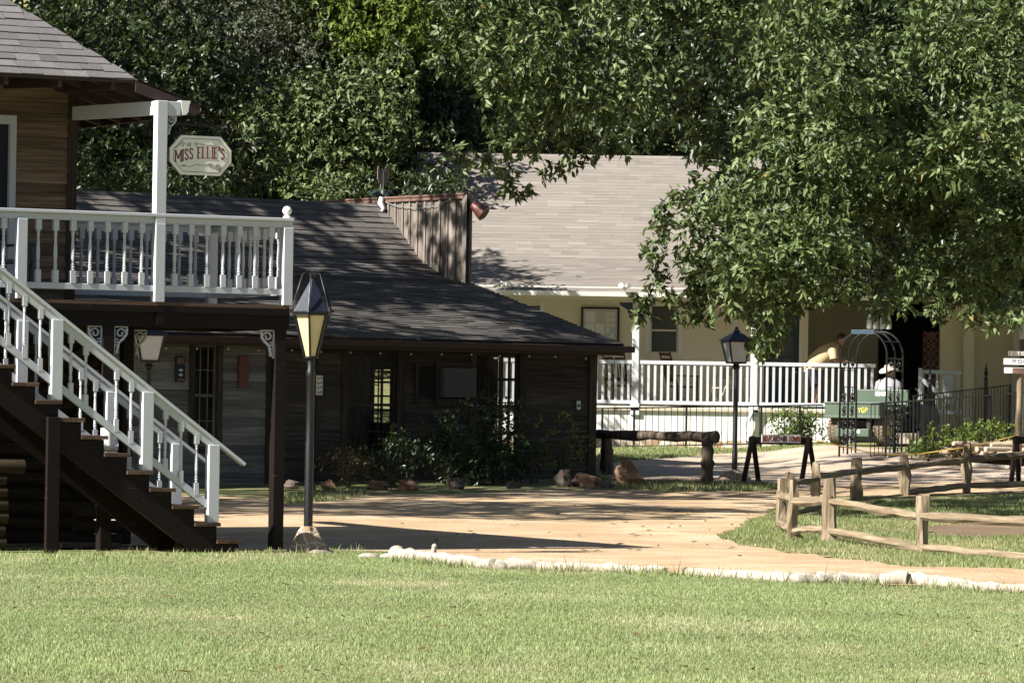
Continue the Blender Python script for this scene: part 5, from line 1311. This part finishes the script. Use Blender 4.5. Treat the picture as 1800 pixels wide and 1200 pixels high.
# ------------------------------------------------------------ people
def skin_body(name, verts, edges, rad, mat, parent, root=0, sub=2):
    me = bpy.data.meshes.new(name); me.from_pydata([Vector(v) for v in verts], edges, []); o = bpy.data.objects.new(name, me); COL.objects.link(o); o.parent = parent
    sk = o.modifiers.new('skin', 'SKIN'); sk.use_smooth_shade = True; sk.branch_smoothing = .6
    for i, r in enumerate(rad): me.skin_vertices[0].data[i].radius = r if isinstance(r, tuple) else (r, r)
    me.skin_vertices[0].data[root].use_root = True
    s_ = o.modifiers.new('sub', 'SUBSURF'); s_.levels = sub; s_.render_levels = sub; me.materials.append(mat); return o
def head(parent, c, face, tilt, mat_hair, hair=True, r=.10):
    # a shaped head: skull, jaw, nose, ears, eyes; face = direction in plan (radians)
    fwd = Vector((math.cos(face)*math.cos(tilt), math.sin(face)*math.cos(tilt), math.sin(tilt))); sd = Vector((-math.sin(face), math.cos(face), 0)); up = fwd.cross(sd)
    def tr(mb):
        mb.v = [tuple(Vector(c)+fwd*v[0]+sd*v[1]+up*v[2]) for v in mb.v]; return mb
    return fwd, sd, up, tr
def fingers(parts, base, d, s_, up, curl_):
    for i, (off, ln) in enumerate(((-.030, .062), (-.010, .072), (.010, .068), (.030, .055))):
        p0 = base+s_*off; parts.append([p0, p0+d*ln*.5+up*.004, p0+d*ln*.85-up*curl_*.02, p0+d*ln-up*curl_*.045])
    p0 = base-d*.05+s_*.035; parts.append([p0, p0+s_*.03+d*.02, p0+s_*.035+d*.05])
def person_head(pr, c, face, tilt, hairmat, bald=False):
    fwd, sd, up, tr = head(pr, c, face, tilt, None)
    mb = MB(); mb.sphere((0, 0, .02), .10, 18, 14, (1.0, .80, 1.12)); mb.sphere((.03, 0, -.06), .068, 14, 10, (1.0, .86, .92))
    mb.add([(.095, -.014, .02), (.095, .014, .02), (.128, -.018, -.022), (.128, .018, -.022), (.10, 0, -.034)], [(0,1,3,2), (2,3,4), (0,2,4), (1,4,3)])
    for sg_ in (-1, 1): mb.sphere((-.005, sg_*.083, .0), .026, 8, 6, (.6, .35, 1.2))
    tr(mb); hd = mb.build('head', M['skin'], pr, smooth=70)
    mb = MB()
    for sg_ in (-1, 1): mb.sphere((.089, sg_*.033, .018), .012, 8, 6)
    mb.box(.083, .098, -.026, .026, -.063, -.056); tr(mb); mb.build('face_features', M['hair'], hd)
    if hairmat:
        mb = MB(); mb.sphere((-.012, 0, .045), .104, 18, 14, (1.0, .84, 1.05)); mb.v = [v if v[2] > .02 or v[0] < -.01 else (v[0]*.8, v[1]*.9, v[2]) for v in mb.v]
        mb.v = [(min(v[0], .062+.25*(v[2]-.05)), v[1], max(v[2], -.045)) for v in mb.v]; tr(mb); mb.build('hair', hairmat, pr, smooth=70)
    return hd
FZm = FZ
def loft(mb, rings, n=16):
    # rings: (centre, axis, side radius, front radius); closed at both ends
    V = []; F = []
    for c, ax, rs_, rf_ in rings:
        ax = Vector(ax).normalized(); sd = Vector((0,1,0)); sd = (sd-ax*sd.dot(ax)).normalized(); fr = sd.cross(ax).normalized()
        for k in range(n):
            a = 2*math.pi*k/n; V.append(Vector(c)+sd*(rs_*math.cos(a))+fr*(rf_*math.sin(a)))
    for i in range(len(rings)-1):
        for k in range(n): a = i*n+k; b = i*n+(k+1) % n; F.append((a, b, b+n, a+n))
    F += [tuple(range(n-1, -1, -1)), tuple(range((len(rings)-1)*n, len(rings)*n))]
    mb.add(V, F)
pm = thing('person', 'man in a yellow polo shirt and dark shorts leaning on the porch railing', 'person', P(1441, 713, 100.6), R(-8))
pm.location.z = FZ
bv = [(-.12,0,.90), (.06,0,1.10), (.24,0,1.27), (.35,0,1.39), (.40,0,1.44)]      # pelvis .. neck
be = [(0,1), (1,2), (2,3), (3,4)]; br = [(.14,.13), (.15,.14), (.14,.12), (.07,.07), (.062,.062)]
def addc(pts, rads, frm):
    prev = frm
    for p_, r_ in zip(pts, rads): bv.append(p_); br.append((r_, r_)); be.append((prev, len(bv)-1)); prev = len(bv)-1
addc([(.28,.20,1.30), (.34,.25,1.06), (.56,.12,1.035), (.62,.09,1.035)], [.072, .05, .038, .032], 2); addc([(.28,-.20,1.30), (.33,-.27,1.06), (.56,-.10,1.04), (.62,-.06,1.04)], [.072, .05, .038, .032], 2)
addc([(-.14,.10,.80), (-.04,.13,.46), (-.13,.13,.09), (.03,.14,.035)], [.10, .066, .045, .036], 0); addc([(-.14,-.10,.80), (-.06,-.12,.46), (-.17,-.12,.09), (-.0,-.13,.035)], [.10, .066, .045, .036], 0)
skin_body('body', bv, be, br, M['skin'], pm)
mb = MB(); parts = []
for y, sg_ in ((.085, -1), (-.055, 1)):
    fingers(parts, Vector((.66, y, 1.035)), Vector((.97, sg_*.2, -.05)).normalized(), Vector((-sg_*.2*0, 1, 0)), Vector((0,0,1)), 1.0)
    mb.sphere((.635, y, 1.035), .042, 10, 8, (1.1, .9, .45))
for ps in parts: mb.tube(ps, [.0095, .0095, .009, .007][:len(ps)], 6)
mb.build('hands', M['skin'], pm, smooth=60)
person_head(pm, (.455, 0, 1.535), -.35, -.30, M['hair'])
mb = MB(); A = Vector((.62, 0, .78))
loft(mb, [((-.20,0,.80), (.1,0,1), .19, .17), ((-.17,0,.90), (.25,0,1), .225, .205), ((-.06,0,1.03), (.5,0,1), .235, .235), ((.07,0,1.16), (.7,0,.9), .24, .23), ((.19,0,1.27), (.8,0,.8), .24, .195), ((.29,0,1.36), (.8,0,.8), .19, .14), ((.345,0,1.41), (.8,0,.8), .09, .085), ((.365,0,1.43), (.8,0,.8), .075, .075)])
for sg_ in (-1, 1): mb.tube([(.24, sg_*.15, 1.32), (.285, sg_*.225, 1.27), (.305, sg_*.245, 1.17), (.315, sg_*.255, 1.10)], [.10, .108, .095, .092], 12)
mb.build('polo_shirt', M['shirt_yellow'], pm, smooth=70)
mb = MB(); loft(mb, [((-.17,0,.62), (0,0,1), .15, .12), ((-.18,0,.74), (0,0,1), .205, .17), ((-.18,0,.86), (.1,0,1), .215, .19), ((-.15,0,.95), (.3,0,1), .20, .18)])
for sg_ in (-1, 1): mb.tube([(-.16, sg_*.10, .80), (-.12, sg_*.115, .65), (-.085, sg_*.125, .47)], [.11, .108, .10], 12)
mb.build('shorts', M['navy'], pm, smooth=70)
mb = MB()
for y, x in ((.13, -.10), (-.12, -.14)): mb.sphere((x+.07, y, .05), .085, 12, 8, (1.5, .58, .6))
mb.build('shoes', M['dark'], pm, smooth=60)
cw = thing('person', 'man in white cowboy hat and pale striped shirt seated in the green cart', 'person', vh.matrix_basis @ Vector((.0, 1.58, .82)), R(-31))
bv = [(0,0,.10), (0,-.02,.30), (0,.0,.46), (0,.03,.58), (0,.04,.64)]; be = [(0,1),(1,2),(2,3),(3,4)]; br = [(.17,.14), (.17,.13), (.16,.12), (.07,.07), (.06,.06)]
addc([(.20,.02,.50), (.26,.05,.25), (.22,.28,.20), (.18,.36,.24)], [.07, .05, .04, .034], 2); addc([(-.20,.02,.50), (-.27,.03,.25), (-.20,.22,.16), (-.14,.3,.16)], [.07, .05, .04, .034], 2)
addc([(.10,.12,.08), (.13,.48,.08), (.13,.52,-.34), (.13,.64,-.37)], [.09, .065, .05, .04], 0); addc([(-.10,.12,.08), (-.13,.48,.08), (-.13,.52,-.34), (-.13,.64,-.37)], [.09, .065, .05, .04], 0)
skin_body('body', bv, be, br, M['skin'], cw)
mb = MB(); parts = []
for x, y, z in ((.18, .40, .24), (-.14, .34, .16)):
    mb.sphere((x, y-.01, z), .042, 10, 8, (.9, 1.1, .55)); fingers(parts, Vector((x, y+.02, z)), Vector((0, .95, -.2)).normalized(), Vector((1,0,0)), Vector((0,.2,1)), 1.0)
for ps in parts: mb.tube(ps, [.0095, .0095, .009, .007][:len(ps)], 6)
mb.build('hands', M['skin'], cw, smooth=60)
mb = MB(); sw = lambda p: (p[0], p[1], p[2])
def loftx(mb, rings):
    m2 = MB(); loft(m2, [((c[1], c[0], c[2]), (ax[1], ax[0], ax[2]), a, b) for c, ax, a, b in rings]); m2.v = [(v[1], v[0], v[2]) for v in m2.v]; m2.f = [tuple(reversed(f)) for f in m2.f]; mb.add(m2.v, m2.f)
loftx(mb, [((0,0,.0), (0,0,1), .19, .14), ((0,-.01,.12), (0,0,1), .20, .16), ((0,-.02,.30), (0,0,1), .215, .155), ((0,0,.44), (0,.1,1), .215, .13), ((0,.02,.53), (0,.2,1), .16, .10), ((0,.035,.585), (0,.2,1), .085, .08), ((0,.04,.61), (0,.2,1), .075, .07)])
for sg_ in (-1, 1): mb.tube([(sg_*.14, .01, .49), (sg_*.215, .02, .46), (sg_*.25, .03, .33), (sg_*.262, .05, .24), (sg_*.23, .20, .19)], [.09, .088, .075, .07, .06], 12)
mb.build('striped_shirt', M['stripes'], cw, smooth=70)
skin_body('trousers', [(0,.02,.06), (.11,.14,.08), (.13,.48,.08), (.13,.52,-.3), (-.11,.14,.08), (-.13,.48,.08), (-.13,.52,-.3)], [(0,1),(1,2),(2,3),(0,4),(4,5),(5,6)], [(.18,.15), (.11,.11), (.085,.085), (.07,.07), (.11,.11), (.085,.085), (.07,.07)], M['navy'], cw, 0)
person_head(cw, (0, .07, .70), R(62), -.05, M['hair'])
mb = MB(); n = 28; V = []; F = []; prof = [(.00, .135, 0), (.07, .13, 0), (.095, .10, 0), (.11, .03, 0), (.115, .005, 0), (.20, .0, 1), (.205, -.008, 1), (.11, -.008, 0)]
for r_, z, bt in prof:
    for k in range(n):
        a = 2*math.pi*k/n; rx = r_*(1.12 if bt else 1.08); V.append((r_*math.cos(a)*(.95), rx*math.sin(a), z+(.055*abs(math.cos(a))**2.5 if bt else 0)-(.02*bt*abs(math.sin(a)))-(.035*math.exp(-(r_*math.cos(a)/.03)**2) if z > .09 else 0)))
for i in range(len(prof)-1):
    for k in range(n): a = i*n+k; b = i*n+(k+1) % n; F.append((a, b, b+n, a+n))
mb.add(V, F); Mh = Matrix.Translation((0, .06, .745)) @ Matrix.Rotation(R(-22), 4, 'Z') @ Matrix.Rotation(R(8), 4, 'X'); mb.v = [tuple(Mh @ Vector(v)) for v in mb.v]
mb.build('cowboy_hat', M['straw'], cw, smooth=50)

# ------------------------------------------------------------ foliage
def unit(a): return a/np.maximum(np.linalg.norm(a, axis=1, keepdims=True), 1e-9)
def leaves(name, pos_, dr, nr, L, W, tint, mat, parent, fold=.18):
    nr = unit(nr-dr*np.sum(nr*dr, 1, keepdims=True)); side = np.cross(nr, dr)
    L = L[:,None]; W = W[:,None]
    mid = pos_+dr*L*.42
    v1 = mid+side*W/2+nr*W*fold; v3 = mid-side*W/2+nr*W*fold
    tip = pos_+dr*L-nr*L*.10
    V = np.stack([pos_, v1, tip, v3], 1).reshape(-1, 3)
    n = len(pos_); b = np.arange(n)*4
    F = np.stack([np.c_[b, b+2, b+1], np.c_[b, b+3, b+2]], 1).reshape(-1, 3)
    return np_mesh(name, V, F, np.repeat(tint, 2), mat, parent)
def cluster_leaves(cl, nsprig, per, llen, lwid, rs, droop=.45, shell=.4, spread=.8, up=.55, sprig=.16):
    """cl: (n,6) centres and radii. Returns leaf arrays: sprigs on the cluster shells, a whorl of leaves on each."""
    P0, D0, N0, T0 = [], [], [], []
    for c in cl:
        k = max(3, int(nsprig*(c[3]*c[4]*c[5])**(2/3.)))
        u = unit(rs.normal(size=(k, 3))); r = shell+(1.08-shell)*rs.rand(k, 1)**.6
        p = c[:3]+u*r*c[3:6]*(1+.12*rs.normal(size=(k, 1)))
        d = unit(u*.75+np.array([0, 0, -droop])+.55*rs.normal(size=(k, 3)))
        tb = np.clip(.45+.22*rs.normal(size=k)+.12*u[:, 2]*0, 0, .9)
        m = per
        pp = np.repeat(p, m, 0); dd = np.repeat(d, m, 0); uu = np.repeat(u, m, 0)
        j = np.tile(np.arange(m), k)[:, None]/max(1, m-1)
        pp = pp-dd*sprig*(1-j)
        ld = unit(dd*(.45+.5*j)+spread*rs.normal(size=dd.shape)*.75+np.array([0, 0, -droop*.5]))
        ln = unit(np.array([0, 0, up])+uu*.45+.55*rs.normal(size=dd.shape))
        t = np.clip(np.repeat(tb, m)+.12*rs.normal(size=len(pp)), 0, .92); t = np.where(rs.rand(len(pp)) < .006, 1.0, t)
        P0.append(pp); D0.append(ld); N0.append(ln); T0.append(t)
    P0 = np.concatenate(P0); n = len(P0)
    return P0, np.concatenate(D0), np.concatenate(N0), llen*(.7+.6*rs.rand(n)), lwid*(.75+.5*rs.rand(n)), np.concatenate(T0)
def limbs(mb, base, targets, r0, rs, top=None):
    base = Vector(base)
    for t in targets:
        t = Vector(t); ln = (t-base).length*.06; m1 = base.lerp(t, .35)+Vector(rs.normal(size=3)*ln)+Vector((0,0,ln*1.2)); m2 = base.lerp(t, .7)+Vector(rs.normal(size=3)*ln)+Vector((0,0,ln))
        mb.tube([base, m1, m2, t], [r0, r0*.55, r0*.26, r0*.05], 7)
def tree(name, label, base, crowns, mat, nsprig, per, llen, lwid, seed, trunk_r=.22, group=None, nl=10, cat='tree', near_f=1.0, lr=.55, **kw):
    rs = np.random.RandomState(seed); t = thing(name, label, cat, base, 0, group); b = np.array(base)
    cl = np.array(crowns, float); cl[:, :3] -= b
    a = cluster_leaves(cl, nsprig, per, llen, lwid, rs, **kw); leaves('crown', *a, mat, t)
    mb = MB(); zc = cl[:, 2].min()*.4+cl[:, 2].mean()*.6; cx, cy = cl[:, 0].mean(), cl[:, 1].mean()
    fork = Vector((cx*.25, cy*.25, zc*.55))
    mb.tube([(0,0,-.3), (0,0,.2), fork*.5, fork], [trunk_r*1.5, trunk_r*1.1, trunk_r, trunk_r*.8], 10)
    dd_ = np.linalg.norm(cl[:, :3]-np.array(fork), axis=1); near = np.argsort(dd_)[:max(min(nl, 5), int(len(cl)*near_f))]; pick = cl[rs.choice(near, min(nl, len(near)), False), :3]; limbs(mb, fork, [p for p in pick], trunk_r*lr, rs)
    mb.build('trunk', M['bark'], t, smooth=60); return t
HOLLOWS = [(1330, 425, 34, 26), (1690, 190, 60, 40), (1640, 440, 46, 24), (1760, 430, 40, 30), (1400, 250, 46, 26), (1560, 60, 70, 26), (1240, 455, 26, 26), (1490, 420, 36, 22), (1750, 60, 40, 34), (1580, 270, 44, 22), (1268, 165, 80, 125), (1160, 60, 80, 55), (1425, 392, 38, 34), (1600, 155, 60, 26), (1330, 330, 40, 30), (1500, 300, 50, 24), (1015, 60, 60, 30), (940, 190, 45, 26), (1700, 330, 50, 26), (1440, 180, 44, 30), (1560, 420, 40, 22), (850, 130, 30, 40)]
def poly_clusters(poly, D0, dD, rpx, step, rs, layers=2, jitter=.5, keep=1.0, hollow=False):
    poly = np.array(poly, float); lo, hi = poly.min(0), poly.max(0); out = []
    for l in range(layers):
        for y in np.arange(lo[1], hi[1], step):
            for x in np.arange(lo[0], hi[0], step):
                a = x+step*(jitter*rs.normal()+.5*(l % 2)); b_ = y+step*(jitter*rs.normal()+.5*(l % 2))
                if not pip(poly, np.array([a]), np.array([b_]))[0] or rs.rand() > keep: continue
                if hollow and any(((a-h[0])/h[2])**2+((b_-h[1])/h[3])**2 < 1 for h in HOLLOWS): continue
                if math.sin(a*.021+1.7*math.sin(b_*.013+l))*math.sin(b_*.026+1.3*math.sin(a*.011)+l*1.1) < -.42: continue
                D = D0+dD*((l+rs.rand())/layers-.5); p = P(a, b_, D); r = rpx*D/8000*(.65+.7*rs.rand())
                out.append((p.x, p.y, p.z, r*1.15, r*1.1, r*.85))
    return out
rs = np.random.RandomState(77)
# hickory hanging in from the right
RIGHT = [(1270, -60), (1310, 60), (1350, 130), (1325, 220), (1285, 290), (1240, 335), (1205, 368), (1190, 420), (1190, 470), (1215, 500), (1260, 495), (1320, 515), (1370, 505), (1420, 470), (1470, 458), (1520, 460), (1570, 475), (1620, 498), (1690, 505), (1760, 535), (1880, 535), (1900, -60)]
cr = poly_clusters(RIGHT, 66, 5, 66, 80, rs, 3, .38, .78, True)
def strand(pts, r, D): 
    o = []
    for (a, b_) in pts: p = P(a, b_, D+rs.normal()*.4); q = r*D/8000*(.8+.4*rs.rand()); o.append((p.x, p.y, p.z, q, q, q*.85))
    return o
cr += strand([(1160, 400), (1150, 445), (1158, 490), (1140, 528), (1128, 555), (1200, 555), (1235, 562), (1225, 530), (1185, 520), (1170, 370), (1200, 340)], 26, 65.5)
cr += strand([(1322, 560), (1342, 590), (1352, 615), (1340, 612), (1358, 595), (1370, 585), (1335, 600), (1300, 540), (1340, 560), (1375, 560), (1395, 540), (1355, 535)], 23, 65)
cr += strand([(1440, 522), (1425, 515), (1480, 515), (1500, 512), (1560, 522), (1590, 532), (1650, 548), (1700, 555), (1740, 565), (1780, 560), (1545, 545), (1640, 540)], 22, 65.5)
# trunk stands just outside the frame on the right
tb = (10.0, 66.5, gz(10.0, 66.5))
tree('hickory_tree', 'large leafy tree hanging in from the right in front of the cream house', tb, cr, M['leaf_a'], 290, 6, .140, .062, 5, .30, None, 0, near_f=.03, lr=.12, droop=.35, sprig=.14)
# second big tree: boughs across the top middle
MID = [(770, -60), (785, 40), (800, 110), (790, 170), (815, 205), (850, 228), (880, 252), (910, 278), (945, 278), (980, 246), (1040, 218), (1100, 208), (1150, 185), (1195, 165), (1225, 110), (1290, 60), (1330, -60)]
cr = poly_clusters(MID, 70, 5, 60, 72, rs, 3, .38, .8, True)
cr += strand([(900, 330), (925, 335), (880, 300), (850, 285), (1005, 285), (1040, 272), (1085, 268), (820, 268), (970, 305)], 22, 69)
tb = (12.0, 70.5, gz(12.0, 70.5))
tree('hickory_tree', 'broad tree whose drooping boughs cross the top middle above the brown roof', tb, cr, M['leaf_a'], 270, 6, .145, .064, 6, .30, None, 0, near_f=.03, lr=.12, droop=.35, sprig=.15)
DEEP = [(1080, -40), (1880, -40), (1880, 500), (1700, 490), (1560, 480), (1420, 440), (1370, 220), (1320, 270), (1250, 262), (1200, 225), (1140, 235), (1060, 225), (1060, 100)]
cr = poly_clusters(DEEP, 96, 5, 60, 58, rs, 3, .4, .97)
RB = [(1240, -60), (1270, 150), (1250, 260), (1230, 330), (1250, 420), (1300, 480), (1400, 490), (1500, 480), (1620, 500), (1760, 520), (1880, 520), (1900, -60)]
cb = poly_clusters(RB, 75, 3, 60, 70, rs, 2, .4, .97)
tree('shade_tree', 'layer of dark leaves added for shade directly behind the hanging hickory leaves at the right', (11.5, 76.5, gz(11.5, 76.5)), cb, M['leaf_d'], 80, 6, .17, .085, 26, .25, None, 0, near_f=.05, lr=.2)  # dark leaf layer backs the gaps in place of deep foliage shade
tree('shade_tree', 'dark inner tree standing between the two hickories behind the brown roof ridge', (14.0, 97.0, gz(14, 97)), cr, M['leaf_d'], 110, 6, .19, .09, 16, .25, None, 0, near_f=.05, lr=.2)
# trees behind the cabin
def crown_at(px, py, D, rx, rz, n, rs, rc=1.05):
    c = P(px, py, D); out = []
    for i in range(n):
        u = rs.normal(size=3); u /= np.linalg.norm(u); r = rs.rand()**.4
        out.append((c.x+u[0]*r*rx, c.y+u[1]*r*rx*.8, c.z+u[2]*r*rz, rc*(.6+.7*rs.rand()), rc*(.6+.7*rs.rand()), rc*(.5+.5*rs.rand())))
    return out
BT = [('dark', 'dark broad tree rising behind the timber house roof, leftmost in the wood', 215, 130, 98, 3.0, 3.6, 46, 'leaf_d', .17, .085),
      ('grey', 'grey green oak like tree above the hanging sign', 400, 90, 107, 2.4, 2.3, 44, 'leaf_b', .12, .05),
      ('dark', 'dark tree filling the shade between the sign and the weathervane', 470, 270, 110, 3.5, 2.6, 46, 'leaf_d', .17, .08),
      ('bright', 'bright yellow green tree at the top, left of the middle boughs', 632, 5, 108.5, 2.4, 1.9, 46, 'leaf_c', .17, .075),
      ('mid', 'mid green tree with large lit leaves above the cabin ridge', 620, 235, 105, 2.0, 1.5, 30, 'leaf_a', .16, .085),
      ('dark', 'dark tree behind the weathervane and the parapet', 730, 260, 110, 2.6, 2.6, 40, 'leaf_d', .17, .08),
      ('dark', 'tall dark tree high in the top left corner beside the hip roof', 300, 10, 112, 3.2, 3.0, 44, 'leaf_d', .18, .08),
      ('dark', 'dark tree behind the brown roof, under the middle boughs', 930, 130, 116, 4.2, 4.6, 46, 'leaf_d', .2, .1),
      ('dark', 'dark tree rising behind the right hand part of the brown roof', 1330, 110, 118, 4.6, 4.6, 46, 'leaf_d', .2, .1),
      ('dark', 'dark tree at the far right behind the hanging leaves', 1680, 110, 118, 4.4, 4.6, 46, 'leaf_d', .2, .1)]
for i, (nm, lab, px, py, D, rx, rz, n, mt, ll, lw) in enumerate(BT):
    c = P(px, py, D); r2 = np.random.RandomState(100+i)
    tree(nm+'_tree' if nm != 'mid' else 'leafy_tree', lab, (c.x, D, gz(c.x, D)), crown_at(px, py, D, rx, rz, n, r2), M[mt], 95 if mt != 'leaf_b' else 130, 6, ll, lw, 200+i, .25, 'trees behind the cabin and the porch house', 10)
# shrubs along the back of the cabin ridge
for i, (px, py, D, r_, mt, lab) in enumerate([(170, 320, 94, 1.3, 'leaf_d', 'dark shrub behind the balcony post, under the trees'), (330, 335, 95, 1.2, 'leaf_d', 'dark shrub just left of the white roof post'), (600, 338, 96, .5, 'leaf_a', 'small lit bush above the cabin ridge, left of the parapet'), (740, 345, 98, .9, 'leaf_d', 'dark shrub behind the parapet')]):
    c = P(px, py, D); r2 = np.random.RandomState(300+i); crn = crown_at(px, py, D, r_, r_*.7, 16, r2, .55)
    tree('shrub', lab, (c.x, D, gz(c.x, D)), crn, M[mt], 75, 6, .14, .06, 320+i, .08, 'shrubs behind the cabin', 6, cat='shrub')
# far woodland on the rising ground behind everything
r2 = np.random.RandomState(9); cl = []
for i in range(900):
    x = r2.uniform(-19, 19); y = r2.uniform(121, 145); z = gz(x, y)+r2.uniform(0, 1)**1.0*max(3, 18-(y-121)*.25)
    cl.append((x, y, z, 1.5, 1.5, 1.3))
a = cluster_leaves(np.array(cl), 15, 5, .36, .19, r2); o = leaves('far_woodland', *a, M['leaf_d'], None); struct(o, 'stuff')
# shade trees added out of view at the left, between the sun and the cabin
for i, (c, rad, n, base, lab) in enumerate([((-9.2, 75.5, 12.4), (5.4, 5.5, 2.1), 58, (-14.5, 74), 'tall oak added left of the picture whose shade falls on the cabin roof'),
                                       ((-9.6, 64.0, 10.2), (4.6, 4.6, 1.7), 40, (-13.0, 63), 'spreading oak added left of the picture whose shade falls on the dirt road'),
                                       ((-10.6, 70.0, 10.6), (3.6, 3.6, 1.4), 40, (-14.5, 70), 'oak added left of the picture whose shade falls on the cabin shrubs'),
                                       ((-14.6, 99.0, 8.2), (2.4, 9.0, 4.9), 260, (-16.5, 97), 'oak added left of the picture to shade the edge of the wood'),
                                       ((-14.3, 80.8, 12.6), (4.2, 4.4, 1.6), 110, (-19, 81), 'oak added left of the picture, shading the upper cabin roof'),
                                       ((-13.6, 59.5, 10.2), (4.0, 3.6, 1.3), 34, (-17.5, 59), 'oak added left of the picture, shading the road below the balcony')]):
    r2 = np.random.RandomState(400+i); crn = []
    for k in range(n):
        u = r2.uniform(-1, 1, 3); crn.append((c[0]+u[0]*rad[0], c[1]+u[1]*rad[1], c[2]+u[2]*rad[2], .8+.5*r2.rand(), .8+.5*r2.rand(), .5+.3*r2.rand()))
    tree('added_oak', lab, (base[0], base[1], gz(*base)), crn, M['leaf_d'], 34, 6, .27, .15, 410+i, .35, None, 14)

# ------------------------------------------------------------ shrubs and ground plants
def shrub(label, px, py, D, wpx, hpx, mat, n, ll, lw, seed, dens=110, name='shrub', group='shrubs in front of the cabin', cat='shrub', stems=8, up=.55, droop=.15):
    r2 = np.random.RandomState(seed); s_ = D/8000; c = P(px, py, D); base = (c.x, D, gz(c.x, D)); crn = []
    w_ = wpx*s_/2; h_ = hpx*s_
    for k in range(n):
        u = r2.normal(size=2)*.45; zz_ = r2.rand(); f = math.sqrt(max(.1, 1-abs(zz_-.35)**2*1.6))
        q = .16*h_*(.8+.5*r2.rand())+.05
        crn.append((base[0]+np.clip(u[0], -1, 1)*w_*f, base[1]+np.clip(u[1], -1, 1)*min(w_, .6)*f, base[2]+.06+zz_*h_*.9, q*1.2, q*1.2, q))
    return tree(name, label, base, crn, M[mat], dens, 5, ll, lw, seed+1, .03, group, stems, cat=cat, up=up, droop=droop)
shrub('reddish brown shrub at the foot of the left cabin window', 612, 850, 76.6, 90, 70, 'leaf_rust', 26, .075, .035, 501, 150)
shrub('dark shrub below the left cabin window', 690, 855, 77.5, 130, 90, 'leaf_d', 30, .085, .042, 502)
shrub('dark tall shrub below the air conditioner', 790, 855, 78.3, 130, 125, 'leaf_d', 36, .085, .042, 503)
shrub('tallest dark shrub covering the foot of the right cabin window', 868, 853, 78.8, 110, 145, 'leaf_d', 36, .085, .042, 504)
shrub('low dark shrub between the right window and the sprouting shrub', 935, 850, 79.3, 100, 70, 'leaf_d', 26, .085, .04, 505)
# sprouting shrub with long lit shoots
r2 = np.random.RandomState(60); D = 79.6; c = P(985, 845, D); base = Vector((c.x, D, gz(c.x, D))); crn = []; tg_ = []
for (a, b_) in [(948, 745), (955, 775), (968, 790), (985, 735), (995, 730), (978, 760), (1000, 765), (1025, 772), (1038, 778), (1010, 790), (990, 800), (975, 815), (1000, 815), (1020, 800), (960, 800), (1005, 750), (990, 780), (968, 760)]:
    p = P(a, b_, D-.3+.5*r2.rand()); q = 8*D/8000; crn.append((p.x, p.y, p.z, q*1.2, q*1.2, q)); tg_.append(p)
t = tree('shrub', 'upright shrub with long sunlit light green shoots near the cabin corner', base, crn, M['leaf_c'], 230, 5, .085, .042, 61, .02, 'shrubs in front of the cabin', 16, cat='shrub', droop=.1)
shrub('clipped yellow green bush at the foot of the porch, behind the iron fence', 1402, 778, 98.9, 105, 62, 'leaf_box', 46, .075, .045, 510, 190, group=None, stems=6)
for i, (px, py, D, wp, hp, mt, lab) in enumerate([(1632, 792, 87.0, 60, 20, 'leaf_box', 'creeping green plants at the left end of the planting bed'), (1672, 776, 87.6, 90, 32, 'leaf_box', 'leafy creepers in the middle of the planting bed'), (1745, 768, 88.0, 100, 30, 'leaf_box', 'leafy creepers at the right end of the planting bed, by the signpost'), (1690, 800, 86.4, 40, 16, 'leaf_rust', 'small brownish plants at the foot of the stacked logs')]):
    r2 = np.random.RandomState(520+i); s_ = D/8000; crn = []
    for k in range(26):
        p = P(px+r2.uniform(-.5, .5)*wp, py-r2.uniform(-.2, .8)*hp, D+r2.uniform(-.4, .6)); q = 7*s_*(.7+.6*r2.rand()); crn.append((p.x, p.y, p.z, q*1.3, q*1.2, q))
    c = P(px, py, D); tree('creeping_plant', lab, (c.x, D, c.z), crn, M[mt], 130, 5, .09, .06, 530+i, .015, 'plants in the log edged bed', 6, cat='plant')
bk = MB(); e = [P(1600, 802, 87.2), P(1860, 790, 87.2)]
bx = MB(); bx.add([P(1610, 806, 86.6), P(1900, 800, 86.9), P(1900, 772, 87.6), P(1640, 786, 87.4), P(1900, 764, 96), P(1660, 782, 92)], [(0,1,2,3), (3,2,4,5)]); struct(bx.build('planting_bed', M['dirt']))
# a few tall weeds by the fence, the signpost and the grass under the stairs
wd = []
for i, (px, py, hp) in enumerate([(1752, 800, 45), (1770, 802, 40), (1060, 846, 22), (1120, 862, 14), (170, 978, 16), (255, 975, 20), (480, 970, 14), (585, 968, 14)]):
    g = G(px, py); r2 = np.random.RandomState(600+i); n = 26; s_ = g.y/8000
    a = r2.rand(n)*6.28; ln = hp*s_*(.4+.7*r2.rand(n)); p0 = np.c_[g.x+.06*r2.normal(size=n), g.y+.06*r2.normal(size=n), np.full(n, g.z-.02)]; dd = unit(np.c_[.35*np.cos(a), .35*np.sin(a), np.ones(n)])
    o = leaves('grass_tuft', p0-np.array([g.x, g.y, g.z]), dd, np.c_[np.cos(a), np.sin(a), np.zeros(n)], ln, np.full(n, .018), np.clip(.4+.3*r2.normal(size=n), 0, .9), M['grass_v'], None)
    o.location = (g.x, g.y, g.z); tag(o, ['tall dry weeds left of the signpost', 'tall weeds right at the signpost foot', 'grass tuft at the foot of the left hitching post', 'small grass tuft right of the pointed boulder', 'grass tuft left of the stair support post shadow', 'grass tuft under the middle of the staircase', 'grass tuft at the foot of the balcony corner post', 'grass tuft right of the lamp base'][i], 'grass', 'weeds and grass tufts')
